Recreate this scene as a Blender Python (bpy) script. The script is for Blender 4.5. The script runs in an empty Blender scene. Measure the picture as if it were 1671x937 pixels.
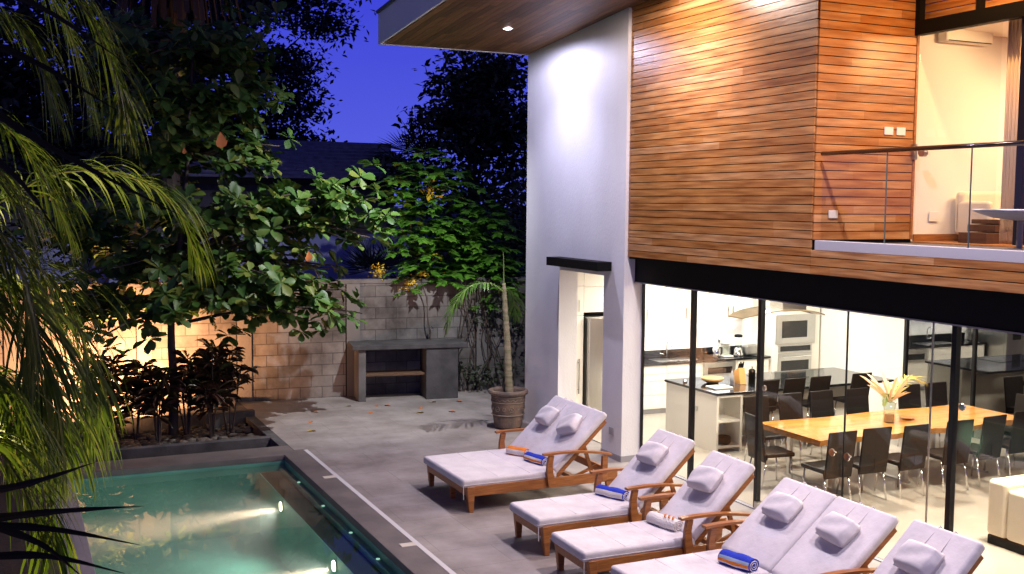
import bpy, math, random
import numpy as np
from mathutils import Vector, Matrix
random.seed(7); rng = np.random.default_rng(11)
SC = bpy.context.scene; COL = SC.collection
R = math.radians

# ------------------------------------------------------------------ camera
YAW, PIT, ROL, CH = R(25.0), math.atan(138/1770.0), math.atan(.0092), 3.8
F = Vector((math.sin(YAW)*math.cos(PIT), math.cos(YAW)*math.cos(PIT), -math.sin(PIT)))
R0 = Vector((math.cos(YAW), -math.sin(YAW), 0)); U0 = R0.cross(F)
RT = R0*math.cos(ROL)+U0*math.sin(ROL); UP = U0*math.cos(ROL)-R0*math.sin(ROL)
cd = bpy.data.cameras.new('camera'); cam = bpy.data.objects.new('camera', cd); COL.objects.link(cam)
cd.sensor_width = 36; cd.lens = 1770/1671*36; cd.clip_start = .05; cd.clip_end = 2000
cam.matrix_world = Matrix(((RT.x, UP.x, -F.x, 0), (RT.y, UP.y, -F.y, 0), (RT.z, UP.z, -F.z, CH), (0, 0, 0, 1)))
SC.camera = cam

# ------------------------------------------------------------------ world: blue-hour sky
W = bpy.data.worlds.new('World'); SC.world = W; W.use_nodes = True
wn = W.node_tree.nodes; wl = W.node_tree.links; wn.clear()
wo = wn.new('ShaderNodeOutputWorld'); wb = wn.new('ShaderNodeBackground')
tc = wn.new('ShaderNodeTexCoord'); sx = wn.new('ShaderNodeSeparateXYZ'); cr = wn.new('ShaderNodeValToRGB')
wl.new(tc.outputs['Generated'], sx.inputs[0]); wl.new(sx.outputs['Z'], cr.inputs[0])
cr.color_ramp.elements[0].position = 0.0; cr.color_ramp.elements[0].color = (.095, .115, .70, 1)
cr.color_ramp.elements[1].position = 1.0; cr.color_ramp.elements[1].color = (.010, .011, .035, 1)
e = cr.color_ramp.elements.new(.19); e.color = (.042, .052, .62, 1)
e = cr.color_ramp.elements.new(.36); e.color = (.018, .022, .13, 1)
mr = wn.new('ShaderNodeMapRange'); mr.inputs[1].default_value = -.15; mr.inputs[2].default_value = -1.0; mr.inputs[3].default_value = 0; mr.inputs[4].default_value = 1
wl.new(sx.outputs['X'], mr.inputs[0]); ag = wn.new('ShaderNodeMix'); ag.data_type = 'RGBA'; ag.inputs[7].default_value = (.11, .10, .26, 1)   # glow added to the unseen sky on the left, brightens fascia and cushions
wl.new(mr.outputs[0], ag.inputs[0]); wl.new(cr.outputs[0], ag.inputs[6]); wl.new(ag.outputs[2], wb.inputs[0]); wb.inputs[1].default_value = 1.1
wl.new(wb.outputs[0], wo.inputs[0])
SC.view_settings.view_transform = 'Standard'; SC.view_settings.look = 'None'
SC.view_settings.exposure = 0.0; SC.view_settings.gamma = 1.0
SC.render.engine = 'CYCLES'
SC.cycles.use_denoising = True
SC.cycles.max_bounces = 10; SC.cycles.transparent_max_bounces = 24
SC.cycles.sample_clamp_indirect = 6.0; SC.cycles.sample_clamp_direct = 0
SC.cycles.caustics_reflective = False; SC.cycles.caustics_refractive = False

# ------------------------------------------------------------------ materials
MATS = {}
def mat(name, col, rough=.6, metal=0, noise=0, nscale=8, col2=None, bump=0, bscale=30, spec=.5, emit=None, estr=0, stretch=None, attr=None, trans=0, sheen=0):
    if name in MATS: return MATS[name]
    m = bpy.data.materials.new(name); m.use_nodes = True; N = m.node_tree.nodes; L = m.node_tree.links
    b = N['Principled BSDF']; b.inputs['Roughness'].default_value = rough; b.inputs['Metallic'].default_value = metal
    b.inputs['Specular IOR Level'].default_value = spec
    b.inputs['Base Color'].default_value = (*col, 1)
    t = N.new('ShaderNodeTexCoord'); mp = N.new('ShaderNodeMapping'); L.new(t.outputs['Object'], mp.inputs[0])
    if stretch: mp.inputs['Scale'].default_value = stretch
    out = None
    if noise or col2:
        n = N.new('ShaderNodeTexNoise'); n.inputs['Scale'].default_value = nscale; n.inputs['Detail'].default_value = 6
        L.new(mp.outputs[0], n.inputs['Vector'])
        r = N.new('ShaderNodeValToRGB'); r.color_ramp.elements[0].position = .32; r.color_ramp.elements[1].position = .68
        c2 = col2 if col2 else tuple(c*(1-noise) for c in col)
        r.color_ramp.elements[0].color = (*c2, 1); r.color_ramp.elements[1].color = (*col, 1)
        L.new(n.outputs['Fac'], r.inputs[0]); out = r.outputs[0]
    if attr:
        a = N.new('ShaderNodeAttribute'); a.attribute_name = 'var'
        r2 = N.new('ShaderNodeValToRGB'); els = r2.color_ramp.elements
        els[0].color = (*attr[0], 1); els[1].color = (*attr[-1], 1)
        for i in range(1, len(attr)-1):
            q = els.new(i/(len(attr)-1)); q.color = (*attr[i], 1)
        L.new(a.outputs['Fac'], r2.inputs[0])
        if out is not None:
            mx = N.new('ShaderNodeMix'); mx.data_type = 'RGBA'; mx.blend_type = 'MULTIPLY'; mx.inputs[0].default_value = 1
            L.new(r2.outputs[0], mx.inputs[6]); L.new(out, mx.inputs[7]); out = mx.outputs[2]
        else: out = r2.outputs[0]
    if out is not None: L.new(out, b.inputs['Base Color'])
    if bump:
        n2 = N.new('ShaderNodeTexNoise'); n2.inputs['Scale'].default_value = bscale; n2.inputs['Detail'].default_value = 5
        L.new(mp.outputs[0], n2.inputs['Vector'])
        bp = N.new('ShaderNodeBump'); bp.inputs['Strength'].default_value = bump; bp.inputs['Distance'].default_value = .02
        L.new(n2.outputs['Fac'], bp.inputs['Height']); L.new(bp.outputs[0], b.inputs['Normal'])
    if emit:
        b.inputs['Emission Color'].default_value = (*emit, 1); b.inputs['Emission Strength'].default_value = estr
    if trans:   # thin leaf translucency
        ts = N.new('ShaderNodeBsdfTranslucent'); mxs = N.new('ShaderNodeMixShader'); mxs.inputs[0].default_value = trans
        if out is not None: L.new(out, ts.inputs[0])
        else: ts.inputs[0].default_value = (*col, 1)
        L.new(b.outputs[0], mxs.inputs[1]); L.new(ts.outputs[0], mxs.inputs[2])
        L.new(mxs.outputs[0], N['Material Output'].inputs['Surface'])
    MATS[name] = m; return m

wood_cols = [(.40, .17, .052), (.50, .22, .066), (.54, .25, .08), (.60, .33, .15), (.50, .22, .062), (.56, .28, .10)]
M_wy = mat('cladding_y', (1, 1, 1), .33, col2=(.45, .35, .27), nscale=2.0, stretch=(6, .8, 10.3), attr=wood_cols, bump=.12, bscale=9)
M_wx = mat('cladding_x', (1, 1, 1), .33, col2=(.60, .48, .38), nscale=1.9, stretch=(1.1, 6, 10.3), attr=wood_cols, bump=.12, bscale=9)
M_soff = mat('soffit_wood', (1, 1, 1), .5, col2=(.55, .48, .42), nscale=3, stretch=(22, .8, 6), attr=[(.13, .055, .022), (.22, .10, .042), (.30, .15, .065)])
M_teak = mat('teak', (.42, .16, .042), .38, col2=(.24, .085, .022), nscale=4, stretch=(1.2, 14, 14), bump=.05, bscale=12)
M_white = mat('render_white', (.76, .75, .76), .8, noise=.10, nscale=1.6, bump=.18, bscale=45, stretch=(1, 1, .5))
M_int = mat('interior_white', (.84, .82, .77), .7)
M_cab = mat('cabinet_cream', (.80, .76, .68), .35)
M_black = mat('black_steel', (.005, .005, .005), .6, spec=.15)
M_alu = mat('black_aluminium', (.012, .012, .013), .3, metal=.3)
M_steel = mat('brushed_steel', (.55, .54, .52), .28, metal=1, noise=.12, nscale=4, stretch=(40, 40, 1))
M_chrome = mat('chrome', (.8, .8, .8), .1, metal=1)
M_granite = mat('black_granite', (.010, .010, .012), .07)
M_conc = mat('rough_concrete', (.17, .155, .145), .8, col2=(.08, .072, .07), nscale=2.2, bump=.25, bscale=25)
M_darkc = mat('dark_concrete', (.085, .08, .078), .85, col2=(.035, .033, .033), nscale=3, bump=.3, bscale=20)
M_cush = mat('cushion_fabric', (.66, .62, .63), .9, noise=.14, nscale=4, bump=1.0, bscale=4.5)
M_strap = mat('strap_fabric', (.60, .56, .56), .9)
M_leather = mat('black_leather', (.010, .007, .006), .42, spec=.25, bump=.1, bscale=18)
M_sofa = mat('sofa_fabric', (.72, .64, .50), .9, bump=.15, bscale=40)
M_pink = mat('cushion_plush', (.55, .38, .30), .95, bump=.8, bscale=60)
M_floor_in = mat('interior_tile', (.46, .41, .35), .3, noise=.12, nscale=1.5)
M_curt = mat('curtain_fabric', (.72, .60, .50), .85, trans=.3)
M_leafbig = mat('almond_leaf', (1, 1, 1), .5, attr=[(.035, .09, .015), (.055, .135, .02), (.09, .17, .025), (.17, .19, .03)], trans=.22)
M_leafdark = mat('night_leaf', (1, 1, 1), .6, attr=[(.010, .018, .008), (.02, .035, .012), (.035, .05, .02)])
M_vine = mat('vine_leaf', (1, 1, 1), .42, attr=[(.05, .17, .015), (.09, .27, .025), (.16, .34, .04)], trans=.25)
M_palm = mat('areca_leaf', (1, 1, 1), .5, spec=.25, attr=[(.08, .14, .012), (.14, .21, .02), (.25, .28, .04)], trans=.3)
M_palmdark = mat('dark_palm_leaf', (1, 1, 1), .9, spec=.1, attr=[(.05, .04, .014), (.09, .07, .025)])
M_cord = mat('cordyline_leaf', (1, 1, 1), .45, attr=[(.035, .022, .012), (.085, .030, .016), (.035, .055, .015)], trans=.1)
M_yel = mat('yellow_petal', (.62, .42, .02), .6)
M_dry = mat('dry_leaf', (.50, .16, .04), .7)
M_bark = mat('bark', (.10, .075, .055), .9, noise=.5, nscale=6, bump=.6, bscale=18, stretch=(1, 1, .3))
M_stone = mat('river_stone', (1, 1, 1), .7, attr=[(.05, .04, .032), (.10, .08, .06), (.03, .025, .02)], bump=.2)
M_roof = mat('roof_tile', (.30, .29, .34), .5, noise=.4, nscale=5)
M_plate = mat('white_plastic', (.8, .78, .74), .4)
M_terr = mat('terracotta', (.22, .145, .10), .8, col2=(.085, .07, .062), nscale=5, bump=.4, bscale=30)
M_terrl = mat('terracotta_relief', (.26, .21, .16), .85)
M_tile = mat('pool_tile', (.16, .40, .32), .4, noise=.25, nscale=1.6)
M_tiled = mat('pool_dark_tile', (.022, .035, .035), .5, noise=.3, nscale=3)
M_blue = mat('blue_towel', (.010, .035, .42), .95, bump=.6, bscale=60)
M_orange = mat('orange_towel', (.75, .22, .02), .95, bump=.6, bscale=60)
M_wtow = mat('white_towel', (.70, .66, .62), .95, bump=.6, bscale=60)
M_pale = mat('pale_blue_stripe', (.35, .45, .55), .95)
M_table = mat('varnished_table', (.62, .28, .065), .14, col2=(.42, .16, .035), nscale=2.2, stretch=(.6, 5, 5))
M_grey = mat('grey_metal', (.30, .29, .31), .45)
M_lampC = mat('cool_lamp', (1, 1, 1), .5, emit=(.86, .84, 1), estr=60)
M_lampW = mat('warm_lamp', (1, 1, 1), .5, emit=(1, .82, .55), estr=14)
M_dot = mat('pool_dot', (.6, .8, .7), .4, emit=(.6, 1, .8), estr=.8)
M_bedwood = mat('bedroom_floor', (.42, .17, .05), .4, noise=.3, nscale=3, stretch=(1, 6, 1))

def glass(name, tint=(1, 1, 1), rough=0, ior=1.5):
    m = bpy.data.materials.new(name); m.use_nodes = True; N = m.node_tree.nodes; L = m.node_tree.links; N.clear()
    o = N.new('ShaderNodeOutputMaterial'); t = N.new('ShaderNodeBsdfTransparent'); g = N.new('ShaderNodeBsdfGlossy')
    fr = N.new('ShaderNodeFresnel'); mx = N.new('ShaderNodeMixShader')
    t.inputs[0].default_value = (*tint, 1); g.inputs['Roughness'].default_value = rough
    ge = N.new('ShaderNodeNewGeometry'); mi = N.new('ShaderNodeMix'); mi.data_type = 'FLOAT'; mi.inputs[2].default_value = ior; mi.inputs[3].default_value = 1/ior
    L.new(ge.outputs['Backfacing'], mi.inputs[0]); L.new(mi.outputs[0], fr.inputs[0])
    L.new(fr.outputs[0], mx.inputs[0]); L.new(t.outputs[0], mx.inputs[1]); L.new(g.outputs[0], mx.inputs[2]); L.new(mx.outputs[0], o.inputs[0])
    return m
M_glass = glass('window_glass', (.97, .985, .98), 0, 1.4)
M_dglass = glass('dark_window_glass', (.40, .40, .40), 0, 3.6)
M_vglass = glass('vase_glass', (.92, .95, .92))
M_water = glass('pool_water', (.80, .90, .84), .02, 1.33)
wnn = M_water.node_tree; nz = wnn.nodes.new('ShaderNodeTexNoise'); nz.inputs['Scale'].default_value = 1.6; nz.inputs['Detail'].default_value = 3
bpn = wnn.nodes.new('ShaderNodeBump'); bpn.inputs['Strength'].default_value = .06; bpn.inputs['Distance'].default_value = .05
tcn = wnn.nodes.new('ShaderNodeTexCoord'); wnn.links.new(tcn.outputs['Object'], nz.inputs['Vector'])
wnn.links.new(nz.outputs['Fac'], bpn.inputs['Height'])
for nd in wnn.nodes:
    if nd.bl_idname in ('ShaderNodeBsdfGlossy', 'ShaderNodeFresnel'): wnn.links.new(bpn.outputs[0], nd.inputs['Normal'])

def block_mat(name, axis):
    m = bpy.data.materials.new(name); m.use_nodes = True; N = m.node_tree.nodes; L = m.node_tree.links; b = N['Principled BSDF']
    t = N.new('ShaderNodeTexCoord'); s = N.new('ShaderNodeSeparateXYZ'); c = N.new('ShaderNodeCombineXYZ')
    L.new(t.outputs['Object'], s.inputs[0]); L.new(s.outputs['X'], c.inputs[0]); L.new(s.outputs['Z' if axis == 'z' else 'Y'], c.inputs[1])
    br = N.new('ShaderNodeTexBrick'); L.new(c.outputs[0], br.inputs['Vector'])
    if axis == 'z':
        br.inputs['Scale'].default_value = 1; br.inputs['Brick Width'].default_value = .42; br.inputs['Row Height'].default_value = .215
        br.inputs['Mortar Size'].default_value = .008; cols = ((.27, .25, .23), (.18, .165, .15), (.11, .10, .095))
    else:
        br.inputs['Scale'].default_value = 1; br.inputs['Brick Width'].default_value = 1.2; br.inputs['Row Height'].default_value = .6
        br.inputs['Mortar Size'].default_value = .005; cols = ((.36, .325, .30), (.34, .305, .28), (.25, .225, .21))
    br.inputs['Color1'].default_value = (*cols[0], 1); br.inputs['Color2'].default_value = (*cols[1], 1); br.inputs['Mortar'].default_value = (*cols[2], 1)
    n = N.new('ShaderNodeTexNoise'); n.inputs['Scale'].default_value = 1.3 if axis == 'y' else .9; n.inputs['Detail'].default_value = 9; n.inputs['Roughness'].default_value = .65
    L.new(t.outputs['Object'], n.inputs['Vector'])
    r = N.new('ShaderNodeValToRGB'); r.color_ramp.elements[0].position = .35; r.color_ramp.elements[1].position = .65
    lo = (.22, .205, .20) if axis == 'z' else (.58, .56, .54)
    r.color_ramp.elements[0].color = (*lo, 1); r.color_ramp.elements[1].color = (1, 1, 1, 1); L.new(n.outputs['Fac'], r.inputs[0])
    mx = N.new('ShaderNodeMix'); mx.data_type = 'RGBA'; mx.blend_type = 'MULTIPLY'; mx.inputs[0].default_value = 1
    L.new(br.outputs['Color'], mx.inputs[6]); L.new(r.outputs[0], mx.inputs[7]); L.new(mx.outputs[2], b.inputs['Base Color'])
    b.inputs['Roughness'].default_value = .85 if axis == 'z' else .55
    n2 = N.new('ShaderNodeTexNoise'); n2.inputs['Scale'].default_value = 40; n2.inputs['Detail'].default_value = 4; L.new(t.outputs['Object'], n2.inputs['Vector'])
    ma = N.new('ShaderNodeMath'); ma.operation = 'MULTIPLY_ADD'; ma.inputs[1].default_value = .15
    mi = N.new('ShaderNodeMath'); mi.operation = 'SUBTRACT'; mi.inputs[0].default_value = 1; L.new(br.outputs['Fac'], mi.inputs[1])
    L.new(n2.outputs['Fac'], ma.inputs[0]); L.new(mi.outputs[0], ma.inputs[2])
    bp = N.new('ShaderNodeBump'); bp.inputs['Strength'].default_value = .6 if axis == 'z' else .25; bp.inputs['Distance'].default_value = .01
    L.new(ma.outputs[0], bp.inputs['Height']); L.new(bp.outputs[0], b.inputs['Normal'])
    return m
M_block = block_mat('concrete_block', 'z'); M_deck = block_mat('deck_tile', 'y')

# ------------------------------------------------------------------ mesh helpers
class MB:
    def __init__(s): s.v = []; s.f = []; s.a = []
    def add(s, vs, fs, var=None):
        o = len(s.v); s.v += [tuple(v) for v in vs]; s.f += [tuple(i+o for i in f) for f in fs]
        s.a += [random.random() if var is None else var]*len(fs); return s
    def box(s, x0, x1, y0, y1, z0, z1, var=None):
        v = [(x, y, z) for z in (z0, z1) for y in (y0, y1) for x in (x0, x1)]
        return s.add(v, [(0, 2, 3, 1), (4, 5, 7, 6), (0, 1, 5, 4), (2, 6, 7, 3), (0, 4, 6, 2), (1, 3, 7, 5)], random.random() if var is None else var)
    def hexa(s, b, t, var=None):   # bottom quad and top quad (ccw from above)
        return s.add(list(b)+list(t), [(3, 2, 1, 0), (4, 5, 6, 7), (0, 1, 5, 4), (1, 2, 6, 5), (2, 3, 7, 6), (3, 0, 4, 7)], var)
    def bar(s, p, q, w, h, up=(0, 0, 1), w2=None, h2=None):
        p, q = Vector(p), Vector(q); d = (q-p).normalized(); u = Vector(up); a = d.cross(u)
        if a.length < 1e-4: a = d.cross(Vector((1, 0, 0)))
        a.normalize(); u = a.cross(d); w2 = w2 or w; h2 = h2 or h
        A = [p+a*(sx*w/2)+u*(sy*h/2) for sx, sy in ((-1, -1), (1, -1), (1, 1), (-1, 1))]
        B = [q+a*(sx*w2/2)+u*(sy*h2/2) for sx, sy in ((-1, -1), (1, -1), (1, 1), (-1, 1))]
        return s.add(A+B, [(0, 1, 2, 3), (7, 6, 5, 4), (0, 4, 5, 1), (1, 5, 6, 2), (2, 6, 7, 3), (3, 7, 4, 0)])
    def tube(s, pts, rad, n=10, cap=True):
        pts = [Vector(p) for p in pts]; m = len(pts)
        if not hasattr(rad, '__len__'): rad = [rad]*m
        vs = []; prev = None
        for i, p in enumerate(pts):
            d = (pts[min(i+1, m-1)]-pts[max(i-1, 0)]).normalized()
            a = d.cross(prev.cross(d) if prev is not None and prev.cross(d).length > 1e-4 else (Vector((0, 0, 1)) if abs(d.z) < .9 else Vector((1, 0, 0)))).normalized() if prev is None else (prev-d*prev.dot(d)).normalized()
            prev = a; b = d.cross(a)
            vs += [p+(a*math.cos(2*math.pi*k/n)+b*math.sin(2*math.pi*k/n))*rad[i] for k in range(n)]
        fs = [(i*n+k, i*n+(k+1) % n, (i+1)*n+(k+1) % n, (i+1)*n+k) for i in range(m-1) for k in range(n)]
        if cap: fs += [tuple(range(n))[::-1], tuple(range((m-1)*n, m*n))]
        return s.add(vs, fs)
    def lathe(s, prof, c=(0, 0, 0), n=24, sq=(1, 1), caps=True):
        vs = [(c[0]+r*sq[0]*math.cos(2*math.pi*k/n), c[1]+r*sq[1]*math.sin(2*math.pi*k/n), c[2]+z) for r, z in prof for k in range(n)]
        m = len(prof); fs = [(i*n+k, i*n+(k+1) % n, (i+1)*n+(k+1) % n, (i+1)*n+k) for i in range(m-1) for k in range(n)]
        if caps and prof[0][0] > 1e-4: fs.append(tuple(range(n))[::-1])
        if caps and prof[-1][0] > 1e-4: fs.append(tuple(range((m-1)*n, m*n)))
        return s.add(vs, fs)
    def build(s, name, m, parent=None, smooth=False, bevel=0, seg=2):
        me = bpy.data.meshes.new(name); me.from_pydata(s.v, [], s.f); me.materials.append(m)
        at = me.attributes.new('var', 'FLOAT', 'FACE'); at.data.foreach_set('value', s.a)
        if smooth: me.polygons.foreach_set('use_smooth', [True]*len(me.polygons))
        o = bpy.data.objects.new(name, me); COL.objects.link(o)
        if parent: o.parent = parent
        if bevel:
            b = o.modifiers.new('bevel', 'BEVEL'); b.width = bevel; b.segments = seg; b.limit_method = 'ANGLE'; b.angle_limit = R(40)
            b.harden_normals = False
            me.polygons.foreach_set('use_smooth', [True]*len(me.polygons))
            w = o.modifiers.new('wn', 'WEIGHTED_NORMAL')
        return o
def box(name, m, parent, *a, bevel=0): return MB().box(*a).build(name, m, parent, bevel=bevel)

def np_mesh(name, V, Q, m, parent=None, var=None, smooth=False):
    me = bpy.data.meshes.new(name); V = np.asarray(V, np.float32); Q = np.asarray(Q, np.int32)
    me.vertices.add(len(V)); me.vertices.foreach_set('co', V.ravel())
    me.loops.add(Q.size); me.loops.foreach_set('vertex_index', Q.ravel())
    me.polygons.add(len(Q)); k = Q.shape[1]
    me.polygons.foreach_set('loop_start', np.arange(0, Q.size, k, dtype=np.int32))
    me.update(calc_edges=True); me.validate()
    me.materials.append(m)
    if var is not None:
        at = me.attributes.new('var', 'FLOAT', 'FACE'); at.data.foreach_set('value', np.asarray(var, np.float32))
    if smooth: me.polygons.foreach_set('use_smooth', np.ones(len(Q), bool))
    o = bpy.data.objects.new(name, me); COL.objects.link(o)
    if parent: o.parent = parent
    return o

def tag(o, label, cat, group=None, kind=None):
    if label: o['label'] = label
    if cat: o['category'] = cat
    if group: o['group'] = group
    if kind: o['kind'] = kind
    return o
def thing(name, label, cat, loc=(0, 0, 0), rz=0, group=None):
    o = bpy.data.objects.new(name, None); COL.objects.link(o); o.location = loc; o.rotation_euler = (0, 0, rz)
    o.empty_display_size = .2
    return tag(o, label, cat, group)
def struct(o): o['kind'] = 'structure'; return o
def dup(root, loc=None, rz=None, label=None, group=None):
    def rec(o, par):
        c = o.copy(); COL.objects.link(c); c.parent = par
        for ch in list(o.children): rec(ch, c)
        return c
    r = rec(root, root.parent)
    if loc is not None: r.location = loc
    if rz is not None: r.rotation_euler = (0, 0, rz)
    if label: r['label'] = label
    if group: r['group'] = group
    return r
def lamp(kind, loc, tgt, power, col, size=.05, angle=100, blend=.6, sx=None, sy=None):
    d = bpy.data.lights.new('lamp_light', kind); d.energy = power; d.color = col
    if kind == 'SPOT': d.spot_size = R(angle); d.spot_blend = blend; d.shadow_soft_size = size
    elif kind == 'AREA': d.shape = 'RECTANGLE'; d.size = sx; d.size_y = sy
    else: d.shadow_soft_size = size
    o = bpy.data.objects.new('lamp_light', d); COL.objects.link(o); o.location = loc
    dr = Vector(tgt)-Vector(loc); o.rotation_euler = dr.to_track_quat('-Z', 'Y').to_euler()
    return o

# leaf clouds ---------------------------------------------------------
def basis(dirs, ups):
    x = dirs/np.linalg.norm(dirs, axis=1, keepdims=True)
    z = ups-x*np.sum(ups*x, axis=1, keepdims=True); z /= np.linalg.norm(z, axis=1, keepdims=True)+1e-9
    y = np.cross(z, x); return np.stack([x, y, z], axis=2)   # columns
BIG_T = np.array([(0, 0, 0), (.25, -.13, .03), (.25, 0, -.01), (.25, .13, .03), (.62, -.29, .06), (.62, 0, -.04), (.62, .29, .03), (.86, -.22, .0), (.88, 0, -.08), (.86, .22, -.02), (1, 0, -.12)])
BIG_F = [(0, 1, 2, 2), (0, 2, 3, 3), (1, 4, 5, 2), (2, 5, 6, 3), (4, 7, 8, 5), (5, 8, 9, 6), (7, 10, 8, 8), (8, 10, 9, 9)]
SML_T = np.array([(0, 0, 0), (.5, -.22, .03), (1, 0, -.05), (.5, .22, .03)]); SML_F = [(0, 1, 2, 3)]
def tri(F): # to triangles
    out = []
    for f in F:
        out.append((f[0], f[1], f[2]))
        if f[3] != f[2]: out.append((f[0], f[2], f[3]))
    return np.array(out)
def leaves(P, D, Upv, L, T, Fc):
    n = len(P); B = basis(D, Upv)
    V = np.einsum('nij,kj->nki', B, T)*L[:, None, None]+P[:, None, :]
    Fc = tri(Fc); Q = (Fc[None]+(np.arange(n)*len(T))[:, None, None]).reshape(-1, 3)
    return V.reshape(-1, 3), Q, np.repeat(rng.random(n), len(Fc))
def rosettes(cent, axis, nl, L, T, Fc, droop=(.1, .7)):
    P, D, Un, LL = [], [], [], []
    for c, a in zip(cent, axis):
        a = a/np.linalg.norm(a); t = np.cross(a, [0, 0, 1.0]);
        if np.linalg.norm(t) < .1: t = np.array([1., 0, 0])
        t /= np.linalg.norm(t); b = np.cross(a, t); k = nl+rng.integers(-2, 3); ph = rng.random()*6.28
        for i in range(k):
            th = ph+6.283*i/k+rng.normal(0, .2); s = rng.uniform(*droop)
            d = (t*math.cos(th)+b*math.sin(th))+a*(1-1.6*s)*.9; d[2] -= .25*rng.random()
            P.append(c+d*.02); D.append(d+rng.normal(0, .12, 3)); Un.append(a+rng.normal(0, .28, 3)+np.array([0, 0, .3])); LL.append(L*rng.uniform(.55, 1.2))
    return leaves(np.array(P), np.array(D), np.array(Un), np.array(LL), T, Fc)
def cat(parts):
    V, Q, A = [], [], []; o = 0
    for v, q, a in parts: V.append(v); Q.append(q+o); A.append(a); o += len(v)
    return np.concatenate(V), np.concatenate(Q), np.concatenate(A)
def cloud(ells, n, L, T=SML_T, Fc=SML_F, clump=.35, up=.6):
    """leaves gathered in clumps spread through a union of ellipsoids (cx,cy,cz,rx,ry,rz,weight)"""
    ells = np.array(ells, float); w = ells[:, 6]/ells[:, 6].sum(); nc = max(8, n//28)
    k = rng.choice(len(ells), nc, p=w); d = rng.normal(size=(nc, 3)); d /= np.linalg.norm(d, axis=1, keepdims=True)
    rr = rng.random(nc)**.45
    C = ells[k, :3]+d*rr[:, None]*ells[k, 3:6]
    j = rng.integers(0, nc, n); P = C[j]+rng.normal(size=(n, 3))*clump*np.array([1, 1, .55])
    D = rng.normal(size=(n, 3)); D[:, 2] *= .6; D[:, 2] -= .2; U = rng.normal(size=(n, 3)); U[:, 2] += up*2
    return leaves(P, D, U, L*rng.uniform(.6, 1.3, n), T, Fc)

def spline(pts, n):
    pts = [Vector(p) for p in pts]; P = [pts[0]*2-pts[1]]+pts+[pts[-1]*2-pts[-2]]; out = []
    for i in range(n):
        t = i/(n-1)*(len(pts)-1); k = min(int(t), len(pts)-2); u = t-k; a, b, c, d = P[k], P[k+1], P[k+2], P[k+3]
        out.append(.5*((2*b)+(c-a)*u+(2*a-5*b+4*c-d)*u*u+(3*b-a-3*c+d)*u**3))
    return out
def frond(path, n=34, L=.5, w=.02, droop=.6, start=.12, a0=65, a1=22, lift=.25, jit=.08, seg=5, prof=None):
    """leaflets of a feather palm frond; returns tri mesh arrays"""
    pts = spline(path, n); V, Q, A = [], [], []
    for i in range(int(n*start), n):
        u = (i/(n-1)-start)/(1-start); p = pts[i]; t = (pts[min(i+1, n-1)]-pts[max(i-1, 0)]).normalized()
        side = t.cross(Vector((0, 0, 1)));
        if side.length < .05: side = Vector((1, 0, 0))
        side.normalize(); nrm = side.cross(t)
        ll = L*((math.sin(math.pi*min(1, .18+.75*u))**.7) if prof is None else prof(u)); ang = R(a0+(a1-a0)*u)
        for s in (-1, 1):
            if random.random() < .05: continue
            d = (t*math.cos(ang)+side*(s*math.sin(ang))+nrm*lift*(random.random()*1.2)+Vector((random.gauss(0, jit), random.gauss(0, jit), random.gauss(0, jit)))).normalized()
            l = ll*random.uniform(.82, 1.12); q = p.copy(); dd = d.copy(); o = len(V); va = random.random()
            wd = d.cross(nrm).normalized() if d.cross(nrm).length > .01 else side
            for k in range(seg+1):
                f = k/seg; ww = w*(.55+1.2*f if f < .35 else 1.0*(1-((f-.35)/.65)**1.6)+.04)*.5
                V.append(q+wd*ww); V.append(q-wd*ww)
                q = q+dd*(l/seg); dd = (dd+Vector((0, 0, -1))*droop*1.4/seg*(1+f)).normalized()
            for k in range(seg):
                b = o+2*k; Q += [(b, b+1, b+3), (b, b+3, b+2)]; A += [va, va]
    return np.array([tuple(v) for v in V]), np.array(Q), np.array(A)
def rachis(mb, path, r0, r1, n=14):
    p = spline(path, n); mb.tube(p, [r0+(r1-r0)*i/(n-1) for i in range(n)], 6)
    return mb

# ================================================================== SETTING
g = struct(MB().box(-400, 400, -100, 900, -1.62, -1.6).build('ground', mat('soil', (.03, .026, .02), .95, noise=.4, nscale=1)))
# terrace deck made of abutting slabs around the pool and planting bed
deck = MB()
for x0, x1, y0, y1 in ((4.10, 8.47, 2, 19.0), (3.90, 4.10, 16.18, 19.0), (3.9, 12, 19.0, 20.6), (8.47, 9.0, 16.9, 19.0)):
    deck.box(x0, x1, y0, y1, -.3, 0)
struct(deck.build('terrace', M_deck))
M_cop = mat('coping_stone', (.17, .145, .13), .6, col2=(.11, .095, .09), nscale=2.5, bump=.1)
cop = MB(); cop.box(3.70, 4.04, 2, 16.18, -.09, -.002); cop.box(.42, 3.9, 15.95, 16.56, -.09, -.003); cop.box(3.9, 4.04, 16.18, 16.56, -.09, -.003)
struct(cop.build('pool_coping', M_cop, bevel=.008))
struct(MB().box(.44, .74, 2, 15.95, -.09, -.002).build('pool_edge', mat('grey_coping', (.30, .29, .31), .6, noise=.15, nscale=3), bevel=.008))
tag(MB().box(4.04, 4.10, 2, 16.16, -.06, -.001).build('drain_channel', mat('drain_white', (.62, .60, .58), .5)), 'long narrow white drain strip running along the terrace beside the pool', 'drain')
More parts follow.
